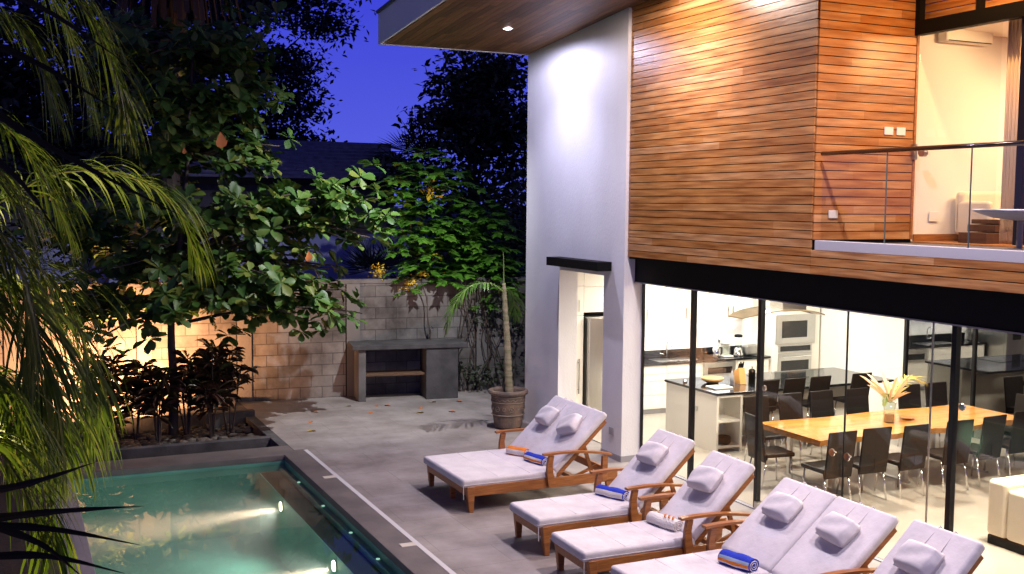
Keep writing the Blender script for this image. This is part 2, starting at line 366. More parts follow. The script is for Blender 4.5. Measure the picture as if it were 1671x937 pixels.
# pool
DP = -1.15
sh = MB()
sh.box(.50, 3.9, 2, 16.1, DP-.1, DP)                 # floor
sh.box(.50, .70, 2, 15.95, DP, -.09); sh.box(.50, 3.9, 15.96, 16.2, DP, -.09)
sh.box(3.70, 3.9, 2, 15.95, DP, -.09)
pool = sh.build('pool_shell', M_tile); struct(pool)
struct(MB().box(3.335, 3.62, 2, 15.955, DP, -.24).build('pool_bench', M_tiled, bevel=.01))
struct(MB().box(3.62, 3.695, 2, 15.957, DP, -.17).build('pool_ledge', M_tile))
struct(MB().box(3.322, 3.335, 2, 15.95, DP, -.245).build('pool_bench_face', M_tile))
wt = MB(); wt.add([(.70, 2, -.12), (3.70, 2, -.12), (3.70, 15.95, -.12), (.70, 15.95, -.12)], [(0, 1, 2, 3)])
struct(wt.build('water', M_water))
tag(MB().box(.700, .716, 2, 15.95, -.125, -.10).build('pool_rim_strip', mat('rim_white', (.7, .68, .66), .5)), 'thin white tile rim on the left waterline of the pool', 'pool rim')
for i, (yy, lab) in enumerate(((14.5, 'round underwater pool lamp in the side wall, farther from the camera'), (11.85, 'round underwater pool lamp in the side wall, nearest the bottom edge'), (9.0, 'underwater pool lamp in the side wall, below the photo frame'))):
    if i == 2: continue
    t = thing('pool_lamp', lab, 'pool lamp', (3.318, yy, -.37), group='lamps in the pool wall')
    a = MB(); a.tube([(-.012, 0, 0), (.0, 0, 0)], .075, 20); a.build('ring', M_chrome, t)
    a = MB(); a.tube([(-.020, 0, 0), (-.013, 0, 0)], .06, 20); a.build('lens', mat('pool_lens', (1, 1, 1), .3, emit=(1, .86, .62), estr=18), t)
    l = lamp('SPOT', (3.27, yy, -.40), (.8, yy-.05, -.52), 5200, (1, .66, .48), .03, 17, 1.0)
    l = lamp('SPOT', (3.27, yy, -.40), (1.0, yy-.3, -1.3), 140, (.95, 1, .9), .06, 140, 1.0)
for i, yy in enumerate((14.9, 13.6, 12.35, 11.3)):
    tag(MB().tube([(3.655, yy, -.169), (3.655, yy, -.160)], .022, 10).build('marker_light', M_dot),
        ['farthest', 'second farthest', 'second nearest', 'nearest'][i]+' of the tiny marker lights on the pool ledge', 'marker light', 'marker lights on the pool ledge')
for i, (x, y) in enumerate(((2.01*1.03, 13.4), (1.36, 13.45))):
    tag(MB().lathe([(0, 0), (.10, 0), (.105, .012), (0, .03)], (x, y, DP+.001), 20).build('floor_drain', mat('drain_cap', (.8, .8, .78), .4)),
        ['white round cap on the pool floor, the right of two', 'white round cap on the pool floor, the left of two'][i], 'drain cap', 'round caps on the pool floor')
for i, y in enumerate((14.39, 11.16)):
    t = tag(MB().box(3.87, 4.035, y-.06, y+.06, -.003, .004).build('deck_plate', mat('plate_cream', (.62, .56, .46), .5), bevel=.002),
            ['small cream cover plate beside the drain strip, near its far end', 'small cream cover plate beside the drain strip, level with the third lounger'][i], 'cover plate', 'cover plates on the pool edge')
vm = bpy.data.materials.new('cloudy_water'); vm.use_nodes = True; vm.node_tree.nodes.clear()
vo = vm.node_tree.nodes.new('ShaderNodeOutputMaterial'); vv = vm.node_tree.nodes.new('ShaderNodeVolumeScatter'); vv.inputs['Density'].default_value = .13; vv.inputs['Color'].default_value = (1, .97, .92, 1)
vm.node_tree.links.new(vv.outputs[0], vo.inputs['Volume'])
tag(MB().box(.701, 3.320, 5, 15.949, DP+.002, -.125).build('cloudy_water', vm), None, None, kind='stuff')
# channel and planting bed (sunken)
bed = thing('planting_bed', 'sunken concrete bed and channel behind the pool', 'planter')
b = MB(); b.box(.2, 3.9, 17.2, 17.36, -.9, .0); b.box(3.76, 3.9, 16.56, 17.2, -.9, -.001); b.box(3.74, 3.9, 17.36, 19.05, -.9, 0)
b.box(.2, 3.9, 19.05, 19.2, -.9, .10)
b.build('wall', M_darkc, bed, bevel=.01)
MB().box(.2, 3.76, 16.56, 17.2, -.65, -.6).build('channel_floor', M_darkc, bed)
MB().box(.2, 3.74, 17.36, 19.05, -.5, -.16).build('soil', mat('bed_soil', (.05, .04, .03), .95), bed)
struct(MB().box(-6, 3.9, 19.2, 21, -.3, .0).build('path', M_conc))
struct(MB().box(-6, .2, 2, 19.2, -.5, -.05).build('garden_soil', mat('garden_dirt', (.045, .03, .02), .95, noise=.4, nscale=3, bump=.5)))
struct(MB().box(.2, .44, 2, 17.2, -.5, -.03).build('garden_border', mat('border_brown', (.08, .055, .04), .9, noise=.3)))
st = []
for _ in range(420):
    x, y = rng.uniform(.3, 3.7), rng.uniform(17.4, 19.0); s = rng.uniform(.035, .085)
    n = 8; prof = [(0, -.6), (.8, -.4), (1, 0), (.75, .45), (0, .62)]
    st.append((x, y, s))
sm = MB()
for x, y, s in st: sm.lathe([(r*s, z*s) for r, z in [(0.001, -.6), (.8, -.4), (1, 0), (.75, .45), (0.001, .62)]], (x, y, -.14+s*.3), 8, (1.25, .9))
tag(sm.build('gravel', M_stone, smooth=True), 'rounded river stones covering the planting bed', 'gravel', kind='stuff')

# boundary wall --------------------------------------------------------
bw = thing('boundary_wall', 'grey concrete block wall across the back of the terrace, stained darker to the right', 'wall', (4, 20.5, 0), math.atan(-.09))
MB().box(-9, 9.5, 0, .2, 0, 2.20).build('wall', M_block, bw)
MB().box(-9, 9.5, -.015, .215, 2.20, 2.28).build('coping', M_conc, bw, bevel=.006)
for x in (-4.1, -1.9, -.12, 1.95, 4.6, 7.0):
    MB().box(x, x+.26, -.02, -.0005, 0, 2.199).build('pilaster', mat('plastered_column', (.15, .14, .13), .85, col2=(.16, .15, .14), nscale=3, bump=.3), bw)
    MB().box(x-.02, x, -.012, -.0008, 0, 2.19).build('joint', M_black, bw)
MB().box(-9, -.2, -.4, -.02, 0, .1).build('footing', M_conc, bw, bevel=.01)
tag(MB().box(3.92, 3.94, 0, .01, 0, .01).build('tmp', M_black), 'x', 'x')
bpy.data.objects.remove(bpy.data.objects['tmp'])

# BBQ counter -----------------------------------------------------------
ct = thing('barbecue_counter', 'grey concrete outdoor counter with a wooden shelf against the block wall', 'counter', (5.85, 19.62, 0), R(-9))
MB().box(0, 2.22, 0, .72, .99, 1.08).build('countertop', M_darkc, ct, bevel=.01)
MB().box(.12, .26, .05, .66, 0, .99).build('leg', M_conc, ct, bevel=.008)
MB().box(1.42, 2.05, .03, .66, 0, .99).build('pedestal', M_darkc, ct, bevel=.008)
MB().box(.26, 1.42, .15, .6, .46, .50).build('shelf', mat('weathered_plank', (.16, .085, .045), .8, noise=.4, stretch=(1, 8, 8)), ct, bevel=.004)
fz = MB().tube([(7.55, 20.05, 1.08), (7.55, 20.05, 1.28), (7.55, 19.95, 1.34), (7.55, 19.88, 1.28)], .015, 8).build('tap', M_chrome, smooth=True)
tag(fz, 'small metal tap standing on the outdoor concrete counter', 'tap')

# ================================================================== HOUSE
H = thing('modern_house', 'two storey modern house with timber clad upper floor, white column wall and glass ground floor', 'house', (8.17, 13.5, 0))
IM = Matrix.Translation((-8.17, -13.5, 0))
def hp(o):
    o.parent = H; o.matrix_parent_inverse = IM; return o
# column wall with door opening
X0, X1, YA, YB = 8.12, 8.46, 13.56, 16.85
DY0, DY1, DZ = 14.15, 15.60, 2.72
SZ = lambda y: 6.31+(16.85-y)*.084      # soffit height
c = MB(); c.box(X0, X1, YA, DY0, 0, DZ); c.box(X0, X1, DY1, YB, 0, DZ)
c.hexa([(X0, YA, DZ), (X1, YA, DZ), (X1, YB, DZ), (X0, YB, DZ)], [(X0, YA, SZ(YA)+.05), (X1, YA, SZ(YA)+.05), (X1, YB, SZ(YB)+.05), (X0, YB, SZ(YB)+.05)])
hp(c.build('column_wall', M_white))
c = MB(); c.box(8.455, 13.5, 16.86, 17.0, 2.9, 6.2); hp(c.build('end_wall', M_white))
hp(MB().box(8.108, 8.466, 13.548, 14.15, 0, .09).build('skirting', M_grey))
# hood above the door
hd = MB(); hd.box(7.87, 8.118, 13.92, 15.58, 2.80, 2.935); hp(hd.build('door_hood', M_black, bevel=.004))
# timber cladding boards
def boards_y(mb, x, y0, y1, z0, z1f, p=.0975, th=.02):
    z = z0
    while z < z1f(y1):
        y = y0-random.random()*.5
        while y < y1:
            l = random.choice((.9, 1.6, 2.2, 2.8, 3.4)); a, b_ = max(y, y0), min(y+l, y1)
            if b_-a > .01 and z < z1f(b_)+.02: mb.box(x, x+th, a+.0006, b_-.0006, z+.005, min(z+p-.005, z1f(a)))
            y += l
        z += p
def boards_x(mb, y, x0, x1, z0, z1, p=.0975, th=.02):
    z = z0
    while z < z1:
        x = x0-random.random()*.5
        while x < x1:
            l = random.choice((.5, .9, 1.3)); a, b_ = max(x, x0), min(x+l, x1)
            if b_-a > .01: mb.box(a+.0006, b_-.0006, y-th, y, z+.005, min(z+p-.005, z1))
            x += l
        z += p
YC = 9.61
cb = MB(); boards_y(cb, 8.17, YC, 13.555, 3.0275, lambda y: SZ(y)+.0)
hp(cb.build('timber_cladding', M_wy))
hp(MB().hexa([(8.195, YC+.01, 3.0), (8.3, YC+.01, 3.0), (8.3, 13.55, 3.0), (8.195, 13.55, 3.0)], [(8.195, YC+.01, SZ(YC)), (8.3, YC+.01, SZ(YC)), (8.3, 13.55, SZ(13.55)), (8.195, 13.55, SZ(13.55))]).build('cladding_backing', M_black))
cb = MB(); boards_x(cb, YC, 8.19, 9.62, 3.41, 6.92); hp(cb.build('timber_cladding', M_wx))
hp(MB().box(8.30, 9.66, YC+.002, YC+.1, 3.3, 6.9).build('cladding_backing', M_black))
cb = MB(); boards_y(cb, 8.165, 3, YC-.01, 3.0275, lambda y: 3.30); hp(cb.build('parapet_cladding', M_wy))
hp(MB().box(8.187, 8.3, 3, YC, 3.0, 3.30).build('parapet_backing', M_black))
hp(MB().box(8.62, 8.63, YC-.02, YC-.01, 3.5, 3.6).build('trim', M_black))
# timber corner bead / door reveal edge
hp(MB().box(9.62, 9.655, YC-.03, YC+.02, 3.41, 5.77).build('door_reveal', M_teak))
# black steel beam
hp(MB().box(8.30, 8.52, 3, 13.56, 2.665, 3.0).build('steel_beam', M_black))
hp(MB().box(8.285, 8.56, 3, 13.56, 2.65, 2.664).build('beam_flange', M_grey))
# balcony upstand, floor slab
hp(MB().box(8.17, 8.30, 3, 9.545, 3.302, 3.41).build('balcony_upstand', mat('upstand_grey', (.42, .41, .45), .5), bevel=.004))
hp(MB().box(8.30, 14.4, 3, 17.0, 3.05, 3.30).build('floor_slab', M_int))
hp(MB().box(8.302, 9.66, 3, YC, 3.301, 3.37).build('balcony_floor', M_conc))
hp(MB().box(9.66, 14.3, 3, 9.62, 3.301, 3.385).build('bedroom_floor', M_bedwood))
# soffit and roof
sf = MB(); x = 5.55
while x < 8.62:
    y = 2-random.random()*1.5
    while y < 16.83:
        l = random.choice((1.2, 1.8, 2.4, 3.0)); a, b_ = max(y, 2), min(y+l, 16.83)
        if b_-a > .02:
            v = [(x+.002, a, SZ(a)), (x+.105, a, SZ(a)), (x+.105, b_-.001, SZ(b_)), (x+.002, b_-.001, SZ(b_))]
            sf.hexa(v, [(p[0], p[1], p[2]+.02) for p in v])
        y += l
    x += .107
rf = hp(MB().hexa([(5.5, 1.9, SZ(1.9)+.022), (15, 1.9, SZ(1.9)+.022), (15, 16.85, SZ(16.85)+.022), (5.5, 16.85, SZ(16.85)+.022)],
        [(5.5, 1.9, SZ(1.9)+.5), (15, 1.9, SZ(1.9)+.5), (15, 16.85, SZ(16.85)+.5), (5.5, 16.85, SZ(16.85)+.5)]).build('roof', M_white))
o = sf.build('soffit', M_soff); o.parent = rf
fa = MB(); fa.hexa([(5.47, 1.9, SZ(1.9)-.01), (5.498, 1.9, SZ(1.9)-.01), (5.498, 16.88, SZ(16.88)-.01), (5.47, 16.88, SZ(16.88)-.01)],
        [(5.47, 1.9, SZ(1.9)+.48), (5.498, 1.9, SZ(1.9)+.48), (5.498, 16.88, SZ(16.88)+.48), (5.47, 16.88, SZ(16.88)+.48)])
fa.hexa([(5.498, 16.852, SZ(16.85)-.01), (9, 16.852, SZ(16.85)-.01), (9, 16.88, SZ(16.85)-.01), (5.498, 16.88, SZ(16.85)-.01)], [(5.498, 16.852, SZ(16.85)+.48), (9, 16.852, SZ(16.85)+.48), (9, 16.88, SZ(16.85)+.48), (5.498, 16.88, SZ(16.85)+.48)])
o = fa.build('fascia', mat('fascia_paint', (.82, .80, .80), .6)); o.parent = rf
fl = MB(); fl.hexa([(5.44, 1.9, SZ(1.9)+.48), (5.56, 1.9, SZ(1.9)+.48), (5.56, 16.9, SZ(16.9)+.48), (5.44, 16.9, SZ(16.9)+.48)], [(5.44, 1.9, SZ(1.9)+.53), (5.56, 1.9, SZ(1.9)+.53), (5.56, 16.9, SZ(16.9)+.53), (5.44, 16.9, SZ(16.9)+.53)])
o = fl.build('roof_flashing', mat('flashing', (.10, .10, .11), .5)); o.parent = rf
# downlights in the soffit
for i, (x, y) in enumerate(((7.0, 15.25), (7.25, 11.75), (7.0, 7.9), (7.0, 4.4))):
    z = SZ(y)-.002
    if i < 2:
        t = thing('ceiling_light', ['round cool white downlight glowing in the timber soffit left of the white column', 'cool white downlight in the timber soffit in front of the timber wall'][i], 'ceiling light', (x, y, z), group='downlights in the timber soffit')
        MB().lathe([(.055, -.008), (.085, -.006), (.09, 0), (.055, 0)], (0, 0, 0), 24, caps=False).build('trim', M_plate, t)
        MB().lathe([(.001, -.012), (.05, -.012), (.062, -.008), (.062, -.001), (.001, -.001)], (0, 0, 0), 20).build('lens', M_lampC, t)
    lamp('SPOT', (x, y, z-.05), (x, y, 0), (400, 620, 1250, 1100)[i], ((.72, .70, 1.0), (.96, .85, 1), (.95, .84, 1), (.95, .84, 1))[i], .045, (112, 124, 130, 130)[i], 1.0)
    if i < 2: lamp('SPOT', (x, y, z-.05), (x, y, 0), (200, 260)[i], ((.72, .70, 1.0), (1, .80, .70))[i], .045, 175, .3)
    if i == 0: lamp('SPOT', (x, y, z-.05), (5.4, 19.2, 2.0), 1800, (.95, .95, .95), .045, 88, .9)  # extra spot added at this downlight, aimed to brighten tree and shrub
# ground floor glazing
GX = 8.45; ZT = 2.65
for y in (12.26, 10.80, 7.76):
    hp(MB().box(GX-.035, GX+.035, y-.03, y+.03, 0, ZT-.001).build('post', M_alu, bevel=.004))
for y0, y1 in ((12.29, 13.55), (10.83, 12.23), (9.29, 10.77), (7.79, 9.27), (6.2, 7.73), (4.6, 6.18)):
    hp(MB().box(GX-.005, GX+.005, y0, y1, .012, ZT-.002).build('window_pane', M_glass))
hp(MB().box(GX-.008, GX+.008, 9.272, 9.288, .012, ZT-.002).build('glazing_seal', M_alu))
hp(MB().box(GX-.008, GX+.008, 8.05, 8.062, .012, ZT-.002).build('glazing_seal', M_steel))
hp(MB().box(GX-.02, GX+.02, 13.53, 13.558, .012, ZT-.002).build('glazing_seal', M_alu))
hp(MB().box(GX-.05, GX+.05, 10.72, 10.79, .012, .10).build('floor_clamp', M_steel))
hp(MB().box(GX-.06, GX+.06, 3, 13.55, .001, .012).build('threshold', M_grey))
for y in (9.16, 9.40):
    k = MB(); k.tube([(GX-.07, y, 1.02), (GX-.055, y, 1.02)], .045, 18); k.tube([(GX-.055, y, 1.02), (GX-.006, y, 1.02)], .012, 8); hp(k.build('door_knob', M_chrome, smooth=False))
for (x, y, z) in ((GX-.03, 7.62, 1.85), (GX-.03, 10.66, 1.55), (GX-.03, 12.38, 1.35), (GX-.03, 7.62, .5)):
    k = MB(); k.tube([(x-.02, y, z), (x, y, z)], .035, 18); hp(k.build('glass_bolt', M_chrome))
# interior shell
FL = .014
struct(MB().box(8.462, 14.5, 2, 17.05, -.3, FL).build('interior_floor', M_floor_in))
hp(MB().box(8.56, 14.4, 3, 17.05, 2.80, 3.048).build('ceiling', M_int))
hp(MB().box(8.3, 14.6, 17.05, 17.2, -.1, 6.2).build('wall', M_int))
hp(MB().box(14.3, 14.45, 14.3, 17.05, FL, 2.8).build('wall', M_int))
hp(MB().box(14.30, 14.36, 14.24, 14.30, FL, 2.8).build('window_frame', M_alu))
hp(MB().box(14.30, 14.36, 13.10, 13.17, FL, 2.8).build('window_frame', M_alu))
hp(MB().box(14.30, 14.36, 12.75, 12.80, FL, 2.8).build('window_frame', M_alu))
for y0, y1 in ((13.17, 14.24), (12.80, 13.10), (10.2, 12.75), (6, 10.1)):
    hp(MB().box(14.33, 14.34, y0, y1, FL, 2.8).build('dark_pane', M_dglass))
hp(MB().box(14.305, 14.36, 10.10, 10.2, FL, 2.8).build('window_frame', M_alu))
hp(MB().box(14.8, 14.9, 2, 15, -.1, 3.0).build('rear_screen', mat('rear_wall', (.20, .17, .15), .8)))
# bedroom above
BY = 9.62
hp(MB().box(9.66, 14.3, BY, BY+.1, 3.385, 6.3).build('bedroom_wall', M_int))
hp(MB().box(14.3, 14.4, 3, BY+.1, 3.385, 6.3).build('bedroom_wall', M_int))
hp(MB().box(9.75, 14.3, 3, BY, 5.86, 5.9).build('bedroom_ceiling', M_int))
hp(MB().box(9.70, 14.29, BY-.012, BY-.001, 3.386, 3.47).build('skirting', M_teak))
cl = MB(); cl.box(9.58, 9.70, 3, YC-.022, 5.77, 5.93); cl.box(9.58, 9.66, YC-.09, YC-.022, 5.93, 6.95)
for y in (8.72, 7.9, 7.1): cl.box(9.58, 9.66, y-.05, y, 5.93, 6.95)
hp(cl.build('clerestory_frame', M_black))
cb = MB(); boards_y(cb, 9.70, 3, YC, 5.93, lambda y: 6.95); hp(cb.build('clerestory_panel', M_wy))
# balcony door pane, fittings
hp(MB().box(9.645, 9.655, 8.42, 9.56, 3.40, 5.765).build('door_pane', M_glass))
k = MB(); k.tube([(9.60, 9.44, 4.42), (9.66, 9.44, 4.42)], .05, 18); hp(k.build('door_knob', M_steel))
hp(MB().box(9.60, 9.645, 9.545, 9.60, 4.34, 4.52).build('hinge', M_steel))
hp(MB().box(9.62, 9.70, 8.07, 8.15, 3.40, 5.77).build('door_frame', M_alu))
for i, (x, z, w) in enumerate(((9.235, 4.66, .06), (9.42, 4.66, .06), (8.455, 3.70, .06))):
    tag(MB().box(x-.065, x+.065, YC-.034, YC-.0205, z-.045, z+.045).build('wall_switch', M_plate, bevel=.004),
        ['white switch plate on the timber wall, left of a pair', 'white switch plate on the timber wall, right of a pair', 'white socket plate low on the timber wall behind the railing'][i], 'wall plate')
tag(MB().box(9.93, 10.08, BY-.02, BY-.0125, 3.62, 3.74).build('wall_switch', M_plate, bevel=.004), 'cream socket plate low on the bedroom wall', 'wall plate')
tag(MB().box(8.10, 8.119, 13.78, 13.90, .36, .47).build('wall_switch', M_grey, bevel=.004), 'grey outdoor socket low on the white column', 'wall plate')
# railing
rl = thing('balcony_railing', 'frameless glass balcony railing with a dark polished handrail', 'railing', (8.22, 9.4, 3.41))
MB().tube([(0, .12, .96), (0, -6.4, .96)], .024, 14).build('handrail', mat('polished_dark', (.12, .11, .12), .12, metal=1), rl, smooth=True)
for y0, y1 in ((.10, -.86), (-.875, -1.94), (-1.955, -3.3), (-3.315, -6.3)):
    MB().box(-.006, .006, y1, y0, 0, .94).build('pane', M_glass, rl)
    MB().box(-.0075, .0075, y1-.006, y1, 0, .94).build('pane_edge', mat('glass_edge', (.09, .12, .10), .3), rl)
# bedroom furniture
cu = MB(); n = 60
for i in range(n):
    a = i/n; y = 8.47-.26*a
    cu.add([(9.80+.035*math.sin(a*34), y, 3.40), (9.80+.035*math.sin((a+1/n)*34), y-.26/n, 3.40), (9.80+.03*math.sin((a+1/n)*34), y-.26/n, 5.8), (9.80+.03*math.sin(a*34), y, 5.8)], [(0, 1, 2, 3)])
cuo = cu.build('curtain', M_curt, smooth=True); so = cuo.modifiers.new('s', 'SOLIDIFY'); so.thickness = .006
tag(cuo, 'pale pleated curtain hanging at the edge of the balcony door', 'curtain')
ac = thing('air_conditioner', 'white wall mounted air conditioner near the bedroom ceiling', 'air conditioner', (10.35, BY-.12, 5.79))
MB().box(-.40, .36, -.04, .107, -.07, .12).build('casing', M_int, ac, bevel=.03)
MB().box(-.36, .32, -.044, -.03, -.065, -.055).build('vent', M_alu, ac)
dr = thing('bedside_cabinet', 'low dark wood cabinet with stepped drawers by the bedroom wall', 'cabinet', (10.22, 8.95, 3.386))
mw = mat('dark_walnut', (.10, .045, .025), .4, noise=.3, nscale=5, stretch=(1, 8, 8))
MB().box(-.30, .45, -.2, .2, 0, .12).build('drawer', mw, dr, bevel=.005); MB().box(-.16, .45, -.19, .2, .13, .21).build('drawer', mw, dr, bevel=.005)
MB().box(-.10, .45, -.18, .2, .22, .27).build('top_box', mw, dr, bevel=.005)
ar = thing('armchair', 'beige rounded armchair in the bedroom behind the glass', 'armchair', (10.62, 9.30, 3.386))
MB().box(-.24, .30, -.22, .24, .08, .34).build('seat', M_sofa, ar, bevel=.05); MB().box(-.34, -.24, -.24, .26, .08, .48).build('armrest', M_sofa, ar, bevel=.04)
MB().box(-.34, .40, .14, .27, .08, .60).build('backrest', M_sofa, ar, bevel=.06); MB().box(.30, .40, -.24, .26, .08, .48).build('armrest', M_sofa, ar, bevel=.04)
bt = thing('balcony_table', 'round grey balcony table seen edge-on behind the glass railing', 'table', (8.95, 7.50, 3.37))
MB().lathe([(.06, .30), (.25, .325), (.40, .375), (.44, .398), (.43, .408), (.001, .41)], (0, 0, 0), 40).build('tabletop', mat('table_grey', (.50, .49, .50), .5), bt, smooth=True)
MB().lathe([(.22, 0), (.22, .015), (.03, .03), (.03, .33)], (0, 0, 0), 24).build('pedestal', M_grey, bt)
lamp('SPOT', (12.2, 8.3, 5.8), (12.0, 9.6, 4.2), 130, (1, .66, .34), .08, 110, .7)
lamp('AREA', (11.4, 7.6, 5.84), (11.4, 7.6, 0), 140, (1, .66, .36), sx=.8, sy=.8)
lamp('SPOT', (10.3, 8.0, 5.84), (9.3, 9.6, 4.0), 160, (1, .60, .27), .06, 130, .6)
lamp('SPOT', (8.95, 8.1, SZ(8.1)-.06), (9.0, 8.5, 3.4), 330, (1, .52, .18), .05, 150, .9)
for (x, y) in ((12.2, 8.3),):
    t = thing('ceiling_light', 'warm downlight in the bedroom ceiling', 'ceiling light', (x, y, 5.858))
    MB().lathe([(.055, -.008), (.085, -.006), (.09, 0), (.055, 0)], (0, 0, 0), 24, caps=False).build('trim', M_plate, t)
    MB().lathe([(.001, -.006), (.054, -.006), (.054, -.001), (.001, -.001)], (0, 0, 0), 20).build('lens', M_lampW, t)

# ================================================================== KITCHEN
KY = 17.05
# pantry, fridge
pa = thing('pantry_cupboard', 'tall cream pantry cupboard with long bar handles left of the fridge', 'cupboard', (8.65, 16.1, FL))
MB().box(-.19, .20, .02, .94, 0, 2.78).build('carcass', M_cab, pa)
for z0, z1 in ((.08, 1.88), (1.89, 2.38), (2.39, 2.77)): MB().box(-.19, .205, 0, .02, z0, z1).build('door', M_cab, pa, bevel=.003)
for z0, z1 in ((.75, 1.3), (1.02, 1.6)):
    pass
hb = MB(); hb.tube([(.11, -.04, .55), (.11, -.04, 1.15)], .010, 8); hb.tube([(.11, -.04, .62), (.11, 0, .62)], .006, 6); hb.tube([(.11, -.04, 1.08), (.11, 0, 1.08)], .006, 6)
hb.build('handle', mat('dark_steel', (.20, .19, .18), .35, metal=.6), pa); MB().tube([(.10, -.03, 1.95), (.10, -.03, 2.15)], .008, 8).build('handle', M_steel, pa)
ov = thing('overhead_cupboard', 'cream cupboard doors above the fridge', 'cupboard', (9.3, 16.12, FL))
MB().box(-.43, .62, .02, .92, 1.93, 2.78).build('carcass', M_cab, ov)
for x0, x1 in ((-.43, .09), (.10, .62)):
    for z0, z1 in ((1.93, 2.36), (2.37, 2.77)): MB().box(x0, x1, 0, .02, z0, z1).build('door', M_cab, ov, bevel=.003)
MB().tube([(.05, -.03, 1.98), (.05, -.03, 2.18)], .008, 8).build('handle', M_steel, ov); MB().tube([(.15, -.03, 1.98), (.15, -.03, 2.18)], .008, 8).build('handle', M_steel, ov)
fr = thing('fridge', 'large stainless steel double door fridge with a black dispenser', 'fridge', (9.38, 15.98, FL))
MB().box(-.48, .48, .04, .9, .05, 1.86).build('body', M_steel, fr, bevel=.01)
MB().box(-.48, -.06, -.02, .04, .09, 1.85).build('door', M_steel, fr, bevel=.015); MB().box(-.05, .48, -.02, .04, .09, 1.85).build('door', M_steel, fr, bevel=.015)
for x in (-.11, .0):
    h = MB(); h.tube([(x, -.09, .6), (x, -.09, 1.35)], .014, 10); h.tube([(x, -.09, .68), (x, -.02, .68)], .008, 8); h.tube([(x, -.09, 1.27), (x, -.02, 1.27)], .008, 8)
    h.build('handle', M_chrome, fr, smooth=False)
MB().box(.06, .30, -.026, -.018, 1.02, 1.42).build('dispenser', M_black, fr)
# base cabinets and counter
kc = thing('kitchen_counter', 'long run of cream drawer units with a black granite top and sink', 'kitchen counter', (9.92, 16.42, FL))
MB().box(0, 3.15, .04, .60, .09, .885).build('carcass', M_cab, kc); MB().box(0, 3.15, .08, .6, 0, .09).build('plinth', M_grey, kc)
for x0, x1 in ((0.05, .85), (.86, 1.6), (2.42, 3.13)):
    for z0, z1 in ((.10, .34), (.35, .59), (.60, .72), (.73, .875)): MB().box(x0, x1, .02, .04, z0, z1).build('drawer', M_cab, kc, bevel=.003)
MB().box(-.02, 3.17, 0, .61, .886, .925).build('countertop', M_granite, kc, bevel=.004)
MB().box(-.02, 3.17, .59, .609, .926, 1.07).build('splashback', M_granite, kc)
sk = MB(); sk.box(.75, 1.15, .12, .48, .9255, .932); sk.box(1.2, 1.6, .12, .48, .9255, .932); sk.build('sink', M_steel, kc, bevel=.003)
dw = MB().box(1.66, 2.36, .0, .04, .62, .87).build('oven_front', M_steel, kc, bevel=.004)
MB().box(1.74, 2.28, -.006, .0, .66, .78).build('oven_window', M_granite, kc); MB().box(1.66, 2.36, .02, .04, .10, .61).build('drawer', M_cab, kc, bevel=.003)
fa = MB(); fa.tube([(0, 0, 0), (0, 0, .26), (0, -.05, .32), (0, -.13, .32), (0, -.17, .26), (0, -.17, .22)], .013, 10); fa.tube([(-.02, 0, .06), (-.16, -.02, .10)], .01, 8)
tag(fa.build('mixer_tap', M_chrome, smooth=True), 'chrome gooseneck tap behind the kitchen sink', 'tap'); bpy.data.objects['mixer_tap'].location = (11.08, 16.93, FL+.926)
wc = thing('wall_cupboard', 'row of white wall cupboards with bar handles above the sink', 'cupboard', (9.95, 16.70, 0))
MB().box(0, 2.85, .02, .34, 1.66, 2.79).build('carcass', M_cab, wc)
for i in range(6):
    x0 = i*.475; MB().box(x0+.005, x0+.468, 0, .02, 1.64, 2.62).build('door', M_cab, wc, bevel=.003)
    hx = x0+(.42 if i % 2 == 0 else .055); MB().tube([(hx, -.03, 1.70), (hx, -.03, 1.90)], .009, 8).build('handle', MATS['dark_steel'], wc)
lamp('AREA', (11.4, 16.86, 1.64), (11.4, 16.86, 0), 14, (.92, .92, 1), sx=2.6, sy=.1)
# oven tower
ot = thing('oven_tower', 'tall cream cabinet holding a steel microwave above a steel oven', 'oven', (13.12, 16.40, FL))
MB().box(0, 1.12, .02, .64, 0, 2.78).build('cabinet', M_cab, ot)
MB().box(.06, 1.0, .0, .019, 1.14, 1.70).build('microwave', M_steel, ot, bevel=.006); MB().box(.20, .80, -.006, -.0005, 1.26, 1.58).build('microwave_window', M_granite, ot)
MB().box(.13, .93, .0, .019, 0.98, 1.12).build('control_panel', M_steel, ot, bevel=.004); MB().box(.17, .89, -.005, -.0005, 1.00, 1.10).build('display', M_granite, ot)
MB().box(.13, .93, .0, .019, .44, .965).build('oven_door', M_steel, ot, bevel=.006); MB().box(.20, .86, -.005, -.0005, .50, .82).build('oven_window', M_granite, ot)
MB().tube([(.17, -.05, .90), (.89, -.05, .90)], .013, 10).build('handle', M_chrome, ot)
MB().box(.13, .93, .0, .019, .10, .40).build('warming_drawer', M_steel, ot, bevel=.006)
# range hood
rh = thing('range_hood', 'steel chimney range hood with a wide curved glass canopy over the island', 'range hood', (11.42, 14.2, .12))
MB().box(-.02, .46, -.17, .17, 1.95, 2.66).build('chimney', M_steel, rh)
cv = MB(); n = 24; hw = .84
for i in range(n):
    x0, x1 = -hw+2*hw*i/n, -hw+2*hw*(i+1)/n; zz = lambda x: 1.86+.12*(1-(x/hw)**2)
    yy = lambda x: .34*(1-.45*(abs(x)/hw)**3)
    cv.hexa([(x0, -yy(x0), zz(x0)), (x1, -yy(x1), zz(x1)), (x1, yy(x1), zz(x1)), (x0, yy(x0), zz(x0))], [(x0, -yy(x0), zz(x0)+.02), (x1, -yy(x1), zz(x1)+.02), (x1, yy(x1), zz(x1)+.02), (x0, yy(x0), zz(x0)+.02)])
cv.build('canopy', mat('canopy_glass', (.36, .28, .18), .15, metal=.5), rh)
